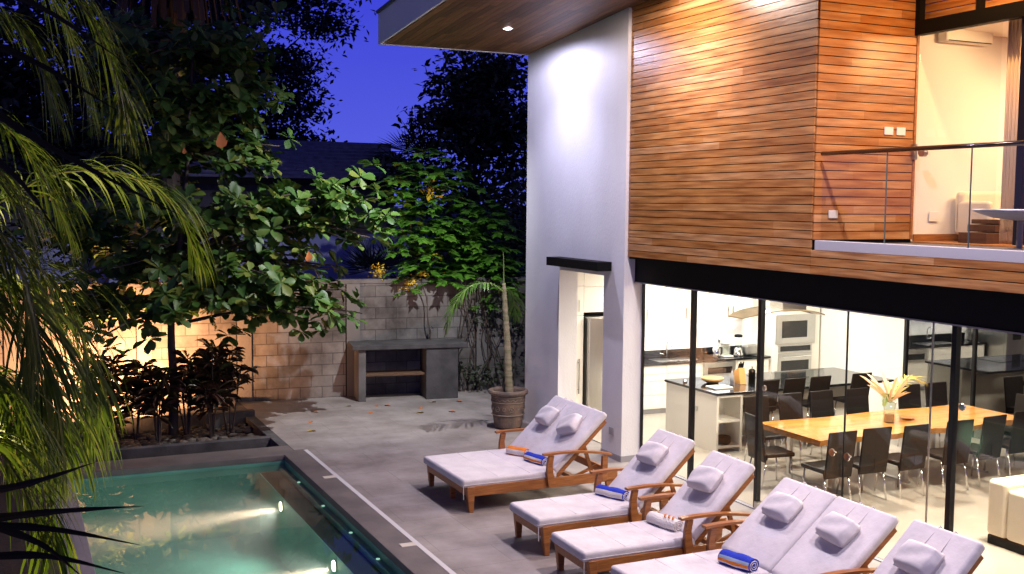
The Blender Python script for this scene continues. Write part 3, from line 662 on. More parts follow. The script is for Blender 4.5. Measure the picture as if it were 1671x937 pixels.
# island
isl = thing('kitchen_island', 'cream kitchen island with a black granite top and open end shelves', 'kitchen island', (9.70, 13.42, FL))
MB().box(.02, .06, .02, 1.42, 0, .885).build('end_panel', M_cab, isl)
MB().box(.06, .50, .44, 1.42, 0, .885).build('carcass', M_cab, isl)
MB().box(.46, .50, .02, .44, 0, .885).build('side_panel', M_cab, isl)
for z in (.06, .46, .845): MB().box(.06, .46, .03, .44, z, z+.035).build('shelf', M_cab, isl)
MB().box(.501, 3.5, .62, 1.42, 0, .885).build('carcass', M_cab, isl)
MB().box(0, 3.55, 0, 1.45, .886, .925).build('countertop', M_granite, isl, bevel=.004)
MB().tube([(.005, .55, .6), (.021, .55, .6)], .04, 18).build('socket', M_steel, isl)
MB().box(1.5, 2.4, .75, 1.25, .926, .932).build('hob', M_granite, isl)
scr = thing('glass_screen', 'low glass splash screen standing on the island', 'screen', (11.5, 13.75, FL+.926))
MB().box(-.55, .55, -.004, .004, 0, .2).build('pane', M_glass, scr); MB().box(-.55, .55, -.006, .006, .2, .208).build('edge', M_steel, scr)
# small things: kettle, coffee maker, blender, toaster
CZ = FL+.926
t = thing('kettle', 'stainless electric kettle at the left of the counter appliances', 'kettle', (12.03, 16.7, CZ))
MB().lathe([(.075, 0), (.08, .02), (.075, .14), (.05, .2), (.001, .22)], (0, 0, 0), 24).build('body', M_chrome, t, smooth=True)
MB().tube([(.07, 0, .17), (.13, 0, .17), (.13, 0, .06), (.08, 0, .04)], .012, 8).build('handle', M_black, t)
t = thing('coffee_maker', 'white coffee maker with a glass jug between kettle and blender', 'coffee maker', (12.24, 16.68, CZ))
MB().box(-.11, .11, -.1, .12, 0, .03).build('base', M_plate, t, bevel=.01); MB().box(-.11, .11, .03, .12, .03, .34).build('tower', M_plate, t, bevel=.015)
MB().box(-.11, .11, -.1, .12, .24, .34).build('head', M_plate, t, bevel=.02); MB().lathe([(.06, .03), (.075, .08), (.06, .17), (.045, .2)], (0, -.03, 0), 20).build('jug', M_vglass, t, smooth=True)
t = thing('blender', 'blender with a silver base and clear jar beside the toaster', 'blender', (12.52, 16.68, CZ))
MB().lathe([(.10, 0), (.10, .03), (.07, .13), (.05, .16)], (0, 0, 0), 24).build('base', M_chrome, t, smooth=True)
MB().lathe([(.045, .16), (.075, .34), (.075, .36)], (0, 0, 0), 24).build('jar', M_vglass, t, smooth=True); MB().lathe([(.077, .36), (.077, .40), (.04, .41)], (0, 0, 0), 24).build('lid', M_black, t)
t = thing('toaster', 'brushed steel toaster at the right end of the counter', 'toaster', (12.80, 16.68, CZ))
MB().box(-.15, .15, -.09, .09, .01, .20).build('body', M_steel, t, bevel=.03); MB().box(-.11, .11, -.03, -.01, .201, .203).build('slot', M_black, t); MB().box(.151, .17, -.02, .02, .11, .13).build('lever', M_black, t)
t = thing('fruit_bowl', 'shallow round wooden bowl on the island top', 'bowl', (10.22, 14.27, CZ))
MB().lathe([(.08, 0), (.17, .05), (.185, .09), (.17, .09), (.12, .04), (.001, .03)], (0, 0, 0), 28).build('bowl_body', mat('bowl_wood', (.55, .32, .13), .5), t, smooth=True)
t = tag(MB().box(9.88, 10.22, 13.72, 13.98, CZ+.001, CZ+.022).build('open_magazine', M_plate, bevel=.003), 'white magazine lying at the near corner of the island top', 'magazine')
t = thing('dish_soap_bottle', 'slim grey bottle with a green sprig on the island', 'bottle', (10.42, 14.02, CZ))
MB().lathe([(.03, 0), (.032, .14), (.012, .18), (.012, .22)], (0, 0, 0), 16).build('bottle_body', M_grey, t, smooth=True)
t = thing('knife_block', 'pale wooden knife block with dark handled knives', 'knife block', (10.60, 14.04, CZ))
MB().hexa([(-.06, -.08, 0), (.06, -.08, 0), (.06, .08, 0), (-.06, .08, 0)], [(-.06, -.02, .26), (.06, -.02, .26), (.06, .10, .20), (-.06, .10, .20)]).build('block', mat('block_wood', (.60, .30, .09), .5), t, bevel=.005)
for i in range(4): MB().bar((-.04+.027*i, .02, .22), (-.04+.027*i, -.02, .33+.02*(i % 2)), .014, .02).build('knife', M_black, t)
t = thing('french_press', 'black coffee press standing right of the knife block', 'coffee press', (10.83, 14.05, CZ))
MB().lathe([(.055, 0), (.055, .19), (.058, .2), (.03, .225), (.001, .23)], (0, 0, 0), 24).build('jug', M_black, t, smooth=True); MB().lathe([(.008, .23), (.008, .25), (.016, .26), (.001, .28)], (0, 0, 0), 10).build('plunger', M_chrome, t)
tag(MB().box(9.82, 10.02, 13.56, 13.75, FL+.497, FL+.508).build('recipe_book', M_plate), 'white booklet lying on the upper open shelf of the island', 'book')
t = MB().lathe([(.10, 0), (.12, .03), (.12, .10), (.10, .12), (.001, .125)], (9.98, 13.62, FL+.096), 24).build('dark_pot', M_black, smooth=False); tag(t, 'dark round pot on the lower open shelf of the island', 'pot')

# bar stools ------------------------------------------------------------
def make_stool():
    t = thing('bar_stool', '', 'bar stool')
    MB().box(-.20, .20, -.19, .19, .64, .70).build('seat', M_leather, t, bevel=.02)
    bk = MB(); bk.hexa([(-.20, -.20, .72), (.20, -.20, .72), (.20, -.17, .72), (-.20, -.17, .72)], [(-.20, -.27, 1.14), (.20, -.27, 1.14), (.20, -.245, 1.14), (-.20, -.245, 1.14)])
    bk.box(-.20, .20, -.20, -.17, .66, .72); bk.build('backrest', M_leather, t, bevel=.012)
    for sx, sy in ((-1, -1), (1, -1), (1, 1), (-1, 1)): MB().tube([(.15*sx, .15*sy, .65), (.20*sx, .20*sy, 0)], .011, 8).build('leg', M_chrome, t, smooth=True)
    q = .186; MB().tube([(-q, -q, .22), (q, -q, .22), (q, q, .22), (-q, q, .22), (-q, -q, .22)], .009, 6).build('footrest', M_chrome, t)
    return t
stl = make_stool()
labs = ['bar stool nearest the open end shelves of the island', 'bar stool second from the open end shelves', 'bar stool third from the open end shelves', 'bar stool farthest from the open end shelves']
for i, (x, lab) in enumerate(zip((10.42, 10.92, 11.42, 12.25), labs)):
    lab = 'black leather '+lab
    if i == 0: stl.location = (x, 13.35, FL); stl['label'] = lab; stl['group'] = 'bar stools along the island'
    else: dup(stl, (x, 13.35, FL), 0, lab)
# dining table ----------------------------------------------------------
tb = thing('dining_table', 'long glossy live edge wooden dining table on steel frames', 'table', (11.4, 11.48, FL))
n = 30; top = MB(); yn = [-.64+.035*math.sin(i*.55)+.02*math.sin(i*1.7) for i in range(n+1)]; yf = [.63+.03*math.sin(i*.4+1) for i in range(n+1)]
for i in range(n):
    x0, x1 = -1.92+3.84*i/n, -1.92+3.84*(i+1)/n
    top.hexa([(x0, yn[i]+.02, .67), (x1, yn[i+1]+.02, .67), (x1, yf[i+1]-.02, .67), (x0, yf[i]-.02, .67)], [(x0, yn[i], .745), (x1, yn[i+1], .745), (x1, yf[i+1], .745), (x0, yf[i], .745)], .5)
top.build('tabletop', M_table, tb)
for x in (-1.5, -.28, 1.2):
    f = MB(); f.box(x-.03, x+.03, -.5, -.44, .03, .665); f.box(x-.03, x+.03, .44, .5, .03, .665); f.box(x-.03, x+.03, -.55, .55, 0, .03); f.build('leg_frame', M_steel, tb)
def make_chair():
    t = thing('dining_chair', '', 'chair')
    MB().box(-.22, .22, -.21, .23, .42, .48).build('seat', M_leather, t, bevel=.018)
    bk = MB(); bk.hexa([(-.215, -.235, .36), (.215, -.235, .36), (.215, -.195, .36), (-.215, -.195, .36)], [(-.225, -.31, .97), (.225, -.31, .97), (.225, -.28, .97), (-.225, -.28, .97)]); bk.build('backrest', M_leather, t, bevel=.012)
    MB().box(-.003, .003, -.262, -.258, .40, .66).build('seam', M_black, t)
    for sx, sy in ((-1, -1), (1, -1), (1, 1), (-1, 1)): MB().tube([(.19*sx, .18*sy, .42), (.205*sx, .21*sy-(.05 if sy < 0 else 0), 0)], .012, 8).build('leg', M_chrome, t, smooth=True)
    return t
ch = make_chair(); first = True
near = [(9.42, 10.66), (10.02, 10.68), (10.62, 10.62), (11.40, 10.62), (12.05, 10.66), (12.78, 10.75)]
nl = ['first on the left of the table side nearest the terrace', 'second from the left on the near side of the table', 'third from the left on the near side of the table', 'fourth from the left on the near side of the table', 'fifth from the left on the near side of the table', 'last on the right of the near side of the table']
far = [(9.98, 12.55), (10.62, 12.55), (11.22, 12.55), (11.86, 12.5), (12.87, 12.45), (13.45, 12.45)]
flb = ['at the left end of the far side of the table', 'second from the left on the far side of the table', 'third from the left on the far side of the table', 'behind the vase on the far side of the table', 'fifth along the far side, before the dark glass', 'last along the far side, before the dark glass']
for (x, y), l in zip(near, nl):
    lab = 'black leather dining chair '+l; rz = random.uniform(-.06, .06)
    if first: ch.location = (x, y, FL); ch['label'] = lab; ch['group'] = 'dining chairs round the table'; first = False
    else: dup(ch, (x, y, FL), rz, lab)
for (x, y), l in zip(far, flb): dup(ch, (x, y, FL), math.pi+random.uniform(-.06, .06), 'black leather dining chair '+l)
dup(ch, (9.32, 11.62, FL), R(-98), 'black leather dining chair at the left end of the table, turned sideways')
dup(ch, (13.55, 11.3, FL), R(90), 'black leather dining chair at the right end of the table')
# vase
vs = thing('flower_vase', 'clear glass vase of pinkish strap leaves and yellow palm leaf on the dining table', 'vase', (11.22, 11.44, FL+.745))
MB().lathe([(.075, 0), (.085, .02), (.075, .16), (.095, .30), (.088, .30), (.068, .16), (.075, .03)], (0, 0, 0), 28).build('vase_glass', M_vglass, vs, smooth=True)
MB().lathe([(.001, .01), (.07, .015), (.064, .12), (.001, .13)], (0, 0, 0), 18).build('pebbles', mat('vase_fill', (.45, .25, .15), .5), vs)
parts = []; ps = []
for i in range(24):
    a = i*2.4; l = .27+.22*random.random(); c0 = np.array([0, 0, .28]); d = np.array([math.cos(a)*.7, math.sin(a)*.7, .4+.8*random.random()])
    ps.append((c0, d, l))
V, Q, A = leaves(np.array([p[0] for p in ps]), np.array([p[1] for p in ps]), np.tile([0, 0, 1.], (24, 1)), np.array([p[2] for p in ps]), BIG_T*np.array([1.15, .17, .7]), BIG_F)
np_mesh('leaves', V, Q, mat('pink_leaf', (1, 1, 1), .5, attr=[(.66, .45, .32), (.75, .62, .40), (.62, .52, .15)], trans=.2), vs, A)
fp = [(0, 0, .25), (.12, -.02, .50), (.32, -.05, .62), (.52, -.08, .55)]
V, Q, A = frond(fp, 26, .26, .018, .5, .25); np_mesh('palm_leaf', V, Q, mat('yellow_palm', (1, 1, 1), .5, attr=[(.45, .40, .05), (.60, .50, .10)], trans=.2), vs, A)
V, Q, A = frond([(0, 0, .2), (-.03, -.03, .35), (-.12, -.06, .42), (-.2, -.1, .30)], 18, .14, .015, .8, .2); np_mesh('small_frond', V, Q, M_palm, vs, A)
t = thing('table_bowl', 'small flat wooden dish on the dining table right of the vase', 'dish', (11.62, 11.5, FL+.746))
MB().lathe([(.05, 0), (.12, .03), (.11, .03), (.001, .01)], (0, 0, 0), 20).build('dish', M_teak, t)
# sofa
so = thing('sofa', 'cream fabric sofa with low dark feet inside the living room', 'sofa', (9.95, 8.62, FL))
MB().box(0, 1.0, -.26, 0, .10, .74).build('armrest', M_sofa, so, bevel=.05, ); MB().box(0, .28, -2.4, -.262, .10, .68).build('backrest', M_sofa, so, bevel=.05)
MB().box(.28, 1.0, -2.4, -.262, .10, .44).build('seat', M_sofa, so, bevel=.05)
MB().box(.02, .98, -2.38, -.02, .0, .10).build('base', M_black, so)
pc = thing('throw_cushion', 'fluffy pinkish throw cushion leaning on the cream sofa', 'cushion', (10.42, 8.30, FL+.60))
MB().lathe([(.001, -.09), (.15, -.075), (.21, 0), (.15, .075), (.001, .09)], (0, 0, 0), 16).build('pillow', M_pink, pc, smooth=True); pc.rotation_euler = (R(70), R(10), 0)
# interior lights
il = [((10.3, 15.6), 100, (1, .94, .84), .7), ((12.4, 15.6), 100, (1, .94, .84), .7), ((9.4, 13.4), 95, (1, .90, .76), .6), ((11.6, 12.9), 85, (1, .90, .76), .6), ((10.2, 11.2), 110, (1, .87, .70), .5), ((12.4, 11.2), 110, (1, .87, .70), .5), ((10.0, 8.2), 230, (1, .86, .68), .6), ((9.6, 5.6), 130, (1, .86, .68), .6)]
for i, ((x, y), p, c, s) in enumerate(il):
    lamp('AREA', (x, y, 2.77), (x, y, 0), p, c, sx=s*.6, sy=s*.6)

# ================================================================== LOUNGERS
def pillow(name, w, d, h, m, par, loc, rot, nx=14):
    V, Fc = [], []
    for side in (1, -1):
        for j in range(nx+1):
            for i in range(nx+1):
                u, v = 2*i/nx-1, 2*j/nx-1; e_ = max(0, (1-u**8)*(1-v**8))**.5
                V.append((u*w/2*(1-.05*v*v), v*d/2*(1-.05*u*u), side*h/2*e_*(1+.08*math.sin(5*u+3*v+w*40))))
    for s in (0, 1):
        o = s*(nx+1)**2
        for j in range(nx):
            for i in range(nx):
                a = o+j*(nx+1)+i; q = (a, a+1, a+nx+2, a+nx+1); Fc.append(q if s == 0 else q[::-1])
    b = MB(); b.add(V, Fc, .5); o = b.build(name, m, par, smooth=True); o.location = loc; o.rotation_euler = rot
    return o
BA = R(43)     # back angle
HX, HZ = 1.25, .37
def bp0(s, up=0): return (HX+s*math.cos(BA)-up*math.sin(BA), HZ+s*math.sin(BA)+up*math.cos(BA))
def slab_profile(mb, x0, x1, z0, z1, y0, y1): mb.box(x0, x1, y0, y1, z0, z1)
def make_lounger(width, mats, lab, mid=False, back=43, name='sun_lounger'):
    """origin: foot end near corner (x toward the head, y across), ground"""
    t = thing(name, lab, 'sun lounger'); W_ = width; back = R(back)
    def bp(s, up=0): return (HX+s*math.cos(back)-up*math.sin(back), HZ+s*math.sin(back)+up*math.cos(back))
    for y, s in ((0, 1), (W_, -1)):
        MB().box(.02, 2.12, min(y, y+s*.035), max(y, y+s*.035), .20, .325).build('side_rail', M_teak, t, bevel=.006)
        MB().hexa([(.03, min(y+s*.002, y+s*.06), 0), (.085, min(y+s*.002, y+s*.06), 0), (.085, max(y+s*.002, y+s*.06), 0), (.03, max(y+s*.002, y+s*.06), 0)],
                  [(-.005, min(y-s*.006, y+s*.06), .32), (.10, min(y-s*.006, y+s*.06), .32), (.10, max(y-s*.006, y+s*.06), .32), (-.005, max(y-s*.006, y+s*.06), .32)]).build('leg', M_teak, t, bevel=.005)
        a, b = (y+s*.004, y-s*.045); a, b = min(a, b), max(a, b)
        # curved arm posts: front post goes down to the rail, rear post
        fp = MB(); zs = [.0, .12, .25, .38, .50, .60]; xs = [1.16, 1.13, 1.11, 1.10, 1.10, 1.11]; ws = [.055, .06, .075, .085, .08, .07]
        zs = [.22, .31, .40, .50, .62]; xs = [1.095, 1.08, 1.07, 1.075, 1.10]; ws = [.10, .10, .085, .07, .065]
        for k in range(4):
            fp.hexa([(xs[k], a, zs[k]), (xs[k]+ws[k], a, zs[k]), (xs[k]+ws[k], b, zs[k]), (xs[k], b, zs[k])], [(xs[k+1], a, zs[k+1]), (xs[k+1]+ws[k+1], a, zs[k+1]), (xs[k+1]+ws[k+1], b, zs[k+1]), (xs[k+1], b, zs[k+1])])
        fp.build('armrest_post', M_teak, t)
        MB().hexa([(1.86, a, .22), (1.94, a, .22), (1.94, b, .22), (1.86, b, .22)], [(1.87, a, .545), (1.95, a, .545), (1.95, b, .545), (1.87, b, .545)]).build('armrest_post', M_teak, t, bevel=.005)
        am = MB(); n = 12; f = lambda u: .625+.018*math.sin(math.pi*u*1.0)-.075*u*u
        for k in range(n):
            u0, u1 = k/n, (k+1)/n; xa, xb = 1.02+.98*u0, 1.02+.98*u1
            am.hexa([(xa, a-.012, f(u0)), (xb, a-.012, f(u1)), (xb, b+.012, f(u1)), (xa, b+.012, f(u0))], [(xa, a-.012, f(u0)+.026), (xb, a-.012, f(u1)+.026), (xb, b+.012, f(u1)+.026), (xa, b+.012, f(u0)+.026)], .5)
        am.build('armrest', M_teak, t)
        MB().hexa([(1.98, min(y, y+s*.05), 0), (2.04, min(y, y+s*.05), 0), (2.04, max(y, y+s*.05), 0), (1.98, max(y, y+s*.05), 0)], [(1.95, min(y, y+s*.05), .22), (2.06, min(y, y+s*.05), .22), (2.06, max(y, y+s*.05), .22), (1.95, max(y, y+s*.05), .22)]).build('leg', M_teak, t, bevel=.004)
    if mid:
        MB().hexa([(.06, W_*.5-.03, 0), (.12, W_*.5-.03, 0), (.12, W_*.5+.03, 0), (.06, W_*.5+.03, 0)], [(.05, W_*.5-.04, .30), (.13, W_*.5-.04, .30), (.13, W_*.5+.04, .30), (.05, W_*.5+.04, .30)]).build('leg', M_teak, t, bevel=.004)
    MB().box(.0, .035, .061, W_-.061, .205, .30).build('end_rail', M_teak, t, bevel=.005)
    MB().box(2.085, 2.12, .04, W_-.04, .21, .31).build('end_rail', M_teak, t, bevel=.005)
    MB().box(1.5, 1.56, .036, W_-.036, .24, .29).build('cross_rail', M_teak, t)
    sl = MB()
    for k in range(13): sl.box(.06+k*.092, .06+k*.092+.065, .04, W_-.04, .285, .305)
    sl.build('seat_slats', M_teak, t)
    # back frame
    bf = MB()
    for y in (.055, W_-.055):
        x0, z0 = bp(-.02, -.03); x1, z1 = bp(.93, -.03); bf.bar((x0, y, z0), (x1, y, z1), .035, .05)
    for k in range(10):
        x0, z0 = bp(.04+k*.095, -.015); x1, z1 = bp(.04+k*.095+.06, -.015); bf.bar((x0, W_/2, z0), (x1, W_/2, z1), W_-.1, .016)
    bf.build('back_frame', M_teak, t)
    for y in (.10, W_-.10):
        pr = MB(); x0, z0 = bp(.52, -.05); pr.bar((x0, y, z0), (1.80, y, .27), .03, .045); pr.bar((1.52, y, .28), (1.86, y, .40), .025, .035)
        pr.build('prop', M_teak, t)
    # mattresses
    nm = mats; mw_ = (W_-.02-.012*(nm-1))/nm
    for k in range(nm):
        y0 = .01+k*(mw_+.012); y1 = y0+mw_
        m_ = MB(); m_.box(-.06, 1.24, y0, y1, .308, .415); mo = m_.build('mattress', M_cush, t, bevel=.036, seg=4); sm2 = MB(); [sm2.tube([(xq, y0+.02, .4155), (xq+.004, (y0+y1)/2, .4125), (xq, y1-.02, .4155)], .0035, 5) for xq in (.42, .86)]; sm2.build('seam', M_strap, mo)
        m2 = MB(); P = [bp(-.06, .0), bp(1.0, .0), bp(1.0, .09), bp(.0, .09)]
        m2.add([(x, y, z) for y in (y0, y1) for x, z in P], [(0, 1, 2, 3), (7, 6, 5, 4), (0, 4, 5, 1), (1, 5, 6, 2), (2, 6, 7, 3), (3, 7, 4, 0)]); m2.build('back_cushion', M_cush, t, bevel=.036, seg=4)
        pg = MB(); c_ = .022
        pg.tube([(-.058, y0+.0, .345), (-.058, y1, .345)], .004, 6)
        for yy in (y0-.001, y1+.001): pg.tube([(-.05, yy, .345), (1.22, yy, .345)], .004, 6)
        o = pg.build('piping', M_strap, mo)
        heads = [(y0+y1)/2] if not (nm == 1 and W_ > 1) else [y0+mw_*.27, y0+mw_*.73]
        BA_ = back
        for hi, yh in enumerate(heads):
            x, z = bp(.62, .145); po = pillow('head_pillow', .28, .38 if len(heads) == 1 else .34, .16, M_cush, t, (x, yh, z), (Matrix.Rotation(-BA_, 4, 'Y') @ Matrix.Rotation(R(random.uniform(-6, 6)+(24 if hi == 0 and len(heads) > 1 else 0)), 4, 'Z')).to_euler())
            for dy in (-.10, .10):
                stp = MB(); stp.tube([(bp(.72, .10)[0], yh+dy, bp(.72, .10)[1]), (bp(.88, .09)[0], yh+dy*.9, bp(.88, .09)[1]), (bp(1.005, .08)[0], yh+dy*.8, bp(1.005, .08)[1]), (bp(1.01, .0)[0], yh+dy*.8, bp(1.01, .0)[1])], .007, 6)
                stp.build('strap', M_strap, t)
        tie = MB(); tie.tube([(-.045, y0+.01, .34), (-.05, y0+.0, .25), (-.045, y0+.006, .17)], .005, 5); tie.build('tie', M_strap, mo)
    return t
GL = 'teak sun loungers facing the pool'
l1 = make_lounger(1.42, 1, 'double width teak sun lounger with one wide white mattress, nearest the white column', mid=True); l1.location = (5.03, 12.02, 0)
l2 = make_lounger(.76, 1, 'single white cushioned teak lounger holding a rolled blue towel with pale stripes'); l2.location = (5.15, 10.20, 0); l2.rotation_euler = (0, 0, R(0))
l3 = dup(l2, (5.06, 9.02, 0), R(-1), 'single white cushioned teak lounger holding a folded white towel with an orange figure')
l4 = make_lounger(1.56, 2, 'double teak lounger with two separate white mattresses side by side', mid=True, back=39); l4.location = (5.12, 7.08, 0)
l5 = dup(l2, (5.14, 6.12, 0), 0, 'single teak lounger at the bottom right corner of the photo, only its back showing')
for o in (l1, l2, l3, l4, l5): o['group'] = GL
for o in (l3, l5):
    for c in o.children:
        if c.name.startswith('head_pillow'): c.rotation_euler.rotate_axis('Z', R(random.uniform(-10, 10))); c.location.y += random.uniform(-.03, .03); c.location.x -= random.uniform(.0, .03); c.scale = (1, random.uniform(.9, 1.05), random.uniform(.85, 1.1))
# towels
def towel(name, lab, loc, rz, bands, r=.07, L=.34, tilt=0):
    t = thing(name, lab, 'towel', loc); t.rotation_euler = (0, tilt, rz)
    nb = len(bands)
    for i, (m, w) in enumerate(bands): pass
    y = -L/2; tot = sum(w for _, w in bands)
    for m, w in bands:
        l = L*w/tot; b = MB(); n = 6
        b.lathe([(0.001, 0)]+[(r*(1+.04*math.sin(k*2.1+y*9)), l*k/n) for k in range(n+1)]+[(.001, l)], (0, 0, 0), 20, (1.0, .85))
        o = b.build('roll', m, t, smooth=False); o.rotation_euler = (R(-90), 0, 0); o.location = (0, y, r*.86); y += l
        o.data.polygons.foreach_set('use_smooth', [True]*len(o.data.polygons))
    sp = MB(); pts = [(.9*r*k/22*math.cos(k*.75), L/2+.002, r*.86+.8*r*k/22*math.sin(k*.75)) for k in range(4, 22)]
    sp.tube(pts, .004, 5); sp.build('spiral_edge', M_wtow, t)
    return t
def towel2(lab, loc, rz, m1, m2, r=.07, L=.34, m3=None):
    """rolled towel whose stripes run along the roll"""
    t = thing('rolled_towel', lab, 'towel', loc); t.rotation_euler = (0, 0, rz); n = 28
    sect = [(m1, 0, 14), (M_wtow if m3 is None else m3, 14, 16), (m2, 16, 18), (M_wtow, 18, 19), (m1, 19, 28)]
    for m, k0, k1 in sect:
        b = MB(); rows = 8
        V = [(rr*math.cos(a), -L/2+L*j/rows, r*.84+.84*rr*math.sin(a)) for j in range(rows+1) for k in range(k0, k1+1) for a in [2*math.pi*k/n-.6] for rr in [r*(1+.06*math.sin(j*1.3+k*.5))*(1-.10*(abs(2*j/rows-1)**4))]]
        wv = k1-k0+1; b.add(V, [(j*wv+k, j*wv+k+1, (j+1)*wv+k+1, (j+1)*wv+k) for j in range(rows) for k in range(wv-1)]); b.build('roll_band', m, t, smooth=True)
    for s in (-1, 1):
        e_ = MB(); e_.lathe([(.001, 0), (r*.88, .0), (r*.9, .006), (.001, .012)], (0, 0, 0), 20, (1, .84)); o = e_.build('roll_end', m1, t); o.rotation_euler = (R(90), 0, 0); o.location = (0, s*(L/2-.004)+.004, r*.84)
        sp = MB(); sp.tube([(r*.85*k/26*math.cos(k*.7), s*(L/2+.006), r*.84+.7*r*k/26*math.sin(k*.7)) for k in range(5, 26)], .0045, 5); sp.build('spiral_edge', M_wtow, t)
    return t
TZ = .40
towel2('rolled orange towel with a white edge on the wide lounger', (6.16, 12.98, TZ), R(30), M_orange, M_wtow, .075, .30)
towel2('rolled blue and orange towel on the wide lounger, nearer the armrest', (6.20, 12.50, TZ), R(12), M_blue, M_orange, .075, .38)
towel2('rolled blue towel with pale stripes on the second lounger', (6.27, 10.66, TZ), R(22), M_blue, M_wtow, .078, .40)
wt_ = towel2('folded white towel with an orange figure at the foot of the third backrest', (6.20, 9.45, TZ), R(10), M_wtow, M_wtow, .08, .42)
og = MB()
for k in range(9): og.tube([(-.045+.02*(k % 3), -.17+.02*k, .142+.003*(k % 2)), (-.02+.02*(k % 3), -.16+.02*k, .146)], .008, 6)
og.build('orange_print', M_orange, wt_)
towel2('rolled blue towel with pale blue and orange stripes on the double lounger', (6.14, 8.10, TZ), R(15), M_blue, M_orange, .085, .36, M_pale)

# ================================================================== POTTED PALM
pp = thing('potted_palm', 'young palm with a ringed trunk in a carved clay pot beside the white column', 'potted palm', (7.62, 16.45, 0))
pot = MB().lathe([(.20, 0), (.235, .04), (.27, .3), (.285, .52), (.29, .57), (.33, .59), (.34, .62), (.33, .65), (.29, .655), (.27, .62), (.26, .55), (.001, .55)], (0, 0, 0), 40).build('pot', M_terr, pp, smooth=False)
rel = MB()
for k in range(20):
    a0, a1, a2 = [2*math.pi*(k+q)/20 for q in (0, .5, 1)]; rr = .287
    rel.tube([(rr*math.cos(a0), rr*math.sin(a0), .485), (rr*math.cos(a1), rr*math.sin(a1), .52), (rr*math.cos(a2), rr*math.sin(a2), .485)], .0045, 4)
for z in (.545, .455, .245): rel.lathe([(.27+z*.035, z-.006), (.277+z*.035, z), (.27+z*.035, z+.006)], (0, 0, 0), 40)
for k in range(14):
    a = 2*math.pi*k/14; rr = .278; u = Vector((-math.sin(a), math.cos(a), 0)); c_ = Vector((rr*math.cos(a), rr*math.sin(a), .35)); Z = Vector((0, 0, 1)); s = .045
    q = .03 if k % 2 else .045
    rel.tube([c_+u*(q*math.cos(w*1.047))+Z*(q*math.sin(w*1.047)) for w in range(7)], .005, 4); rel.tube([c_-u*.012, c_+u*.012], .01, 5)
rel.build('relief_pattern', M_terrl, pot)
MB().lathe([(.001, .553), (.258, .556)], (0, 0, 0), 30).build('soil', M_darkc, pot)
tp = [(0.02, 0, .55), (.0, 0, .9), (-.03, 0, 1.5), (-.07, 0, 2.0), (-.10, 0, 2.45)]
tk = MB(); P = spline(tp, 60); rads = []
for i in range(60):
    u = i/59; r_ = .085-.045*u+(.006 if i % 5 == 0 else 0); rads.append(r_ if u < .93 else r_*.8)
tk.tube(P, [q*.88 for q in rads], 14).build('trunk', mat('palm_trunk', (.36, .29, .20), .8, col2=(.12, .13, .045), nscale=2.2, stretch=(.6, .6, 6), bump=.5), pp, smooth=True)
FR = [[(-.10, 0, 2.30), (-.38, -.05, 2.46), (-.78, -.08, 2.40), (-1.08, -.1, 2.05), (-1.16, -.1, 1.7)],
      [(-.10, 0, 2.3), (.0, .1, 2.35), (.14, .15, 2.2), (.22, .2, 1.85)],
      [(-.10, 0, 2.38), (.1, -.2, 2.5), (.22, -.45, 2.3), (.25, -.6, 1.9)]]
ra = MB()
for i, p in enumerate(FR[:2]):
    rachis(ra, p, .014, .004); V, Q, A = frond(p, 44, .40 if i < 2 else .28, .022, .75, .22, lift=.2); np_mesh('frond', V, Q, mat('potpalm_leaf', (1, 1, 1), .4, attr=[(.05, .14, .015), (.10, .22, .03), (.16, .28, .05)], trans=.25), pp, A)
ra.tube([(-.10, 0, 2.4), (-.11, 0, 2.9), (-.12, 0, 3.0)], [.012, .006, .001], 6)
ra.build('frond_stem', mat('palm_stem', (.14, .20, .05), .5), pp)

# ================================================================== CORDYLINES in the bed
cords = [(1.35, 18.3, 1.35), (1.85, 18.6, 1.05), (2.15, 18.1, .95), (2.65, 18.35, 1.15), (3.0, 18.1, 1.25), (3.35, 18.45, 1.2), (3.05, 18.75, 1.1), (1.25, 17.9, .8)]
clab = ['tallest red-brown strap leaved plant at the left of the stone bed, against the glowing wall', 'dark strap leaved plant behind the left clump of the stone bed', 'low dark bushy plant just left of the tree trunk', 'dark strap leaved plant just right of the tree trunk', 'dark green strap leaved plant right of the trunk at the front of the bed', 'strap leaved plant at the right end of the stone bed', 'strap leaved plant at the back right of the stone bed', 'short dark plant at the front left corner of the stone bed']
for (x, y, h), lab in zip(cords, clab):
    h *= 1.22
    t = thing('cordyline', lab, 'plant', (x, y, -.15), group='dark strap leaved plants in the stone bed')
    sm_ = MB(); cent, ax = [], []
    for k in range(5):
        a = random.random()*6.28; rr = random.uniform(.05, .24); hh = h*random.uniform(.45, 1.0)
        top_ = (rr*math.cos(a), rr*math.sin(a), hh); sm_.tube([(rr*.2*math.cos(a), rr*.2*math.sin(a), 0), (rr*.7*math.cos(a), rr*.7*math.sin(a), hh*.6), top_], [.016, .013, .009], 6)
        for q in (1.0, .86, .72): cent.append((top_[0]*q, top_[1]*q, hh*q)); ax.append((random.gauss(0, .2), random.gauss(0, .2), 1))
    sm_.build('stems', M_bark, t)
    V, Q, A = rosettes(np.array(cent), np.array(ax, float), 11, .34, BIG_T*np.array([1, .28, 1.6]), BIG_F, (.1, .75)); np_mesh('leaves', V, Q, M_cord, t, A)
sp = thing('garden_spotlight', 'small dark garden spotlight on the stones aimed at the block wall', 'spotlight', (1.12, 18.35, -.12))
MB().tube([(0, 0, 0), (0, 0, .14)], .01, 6).build('spike', M_black, sp); MB().tube([(0, -.03, .14), (0, .05, .22)], [.035, .045], 14).build('lamp_head', M_black, sp)
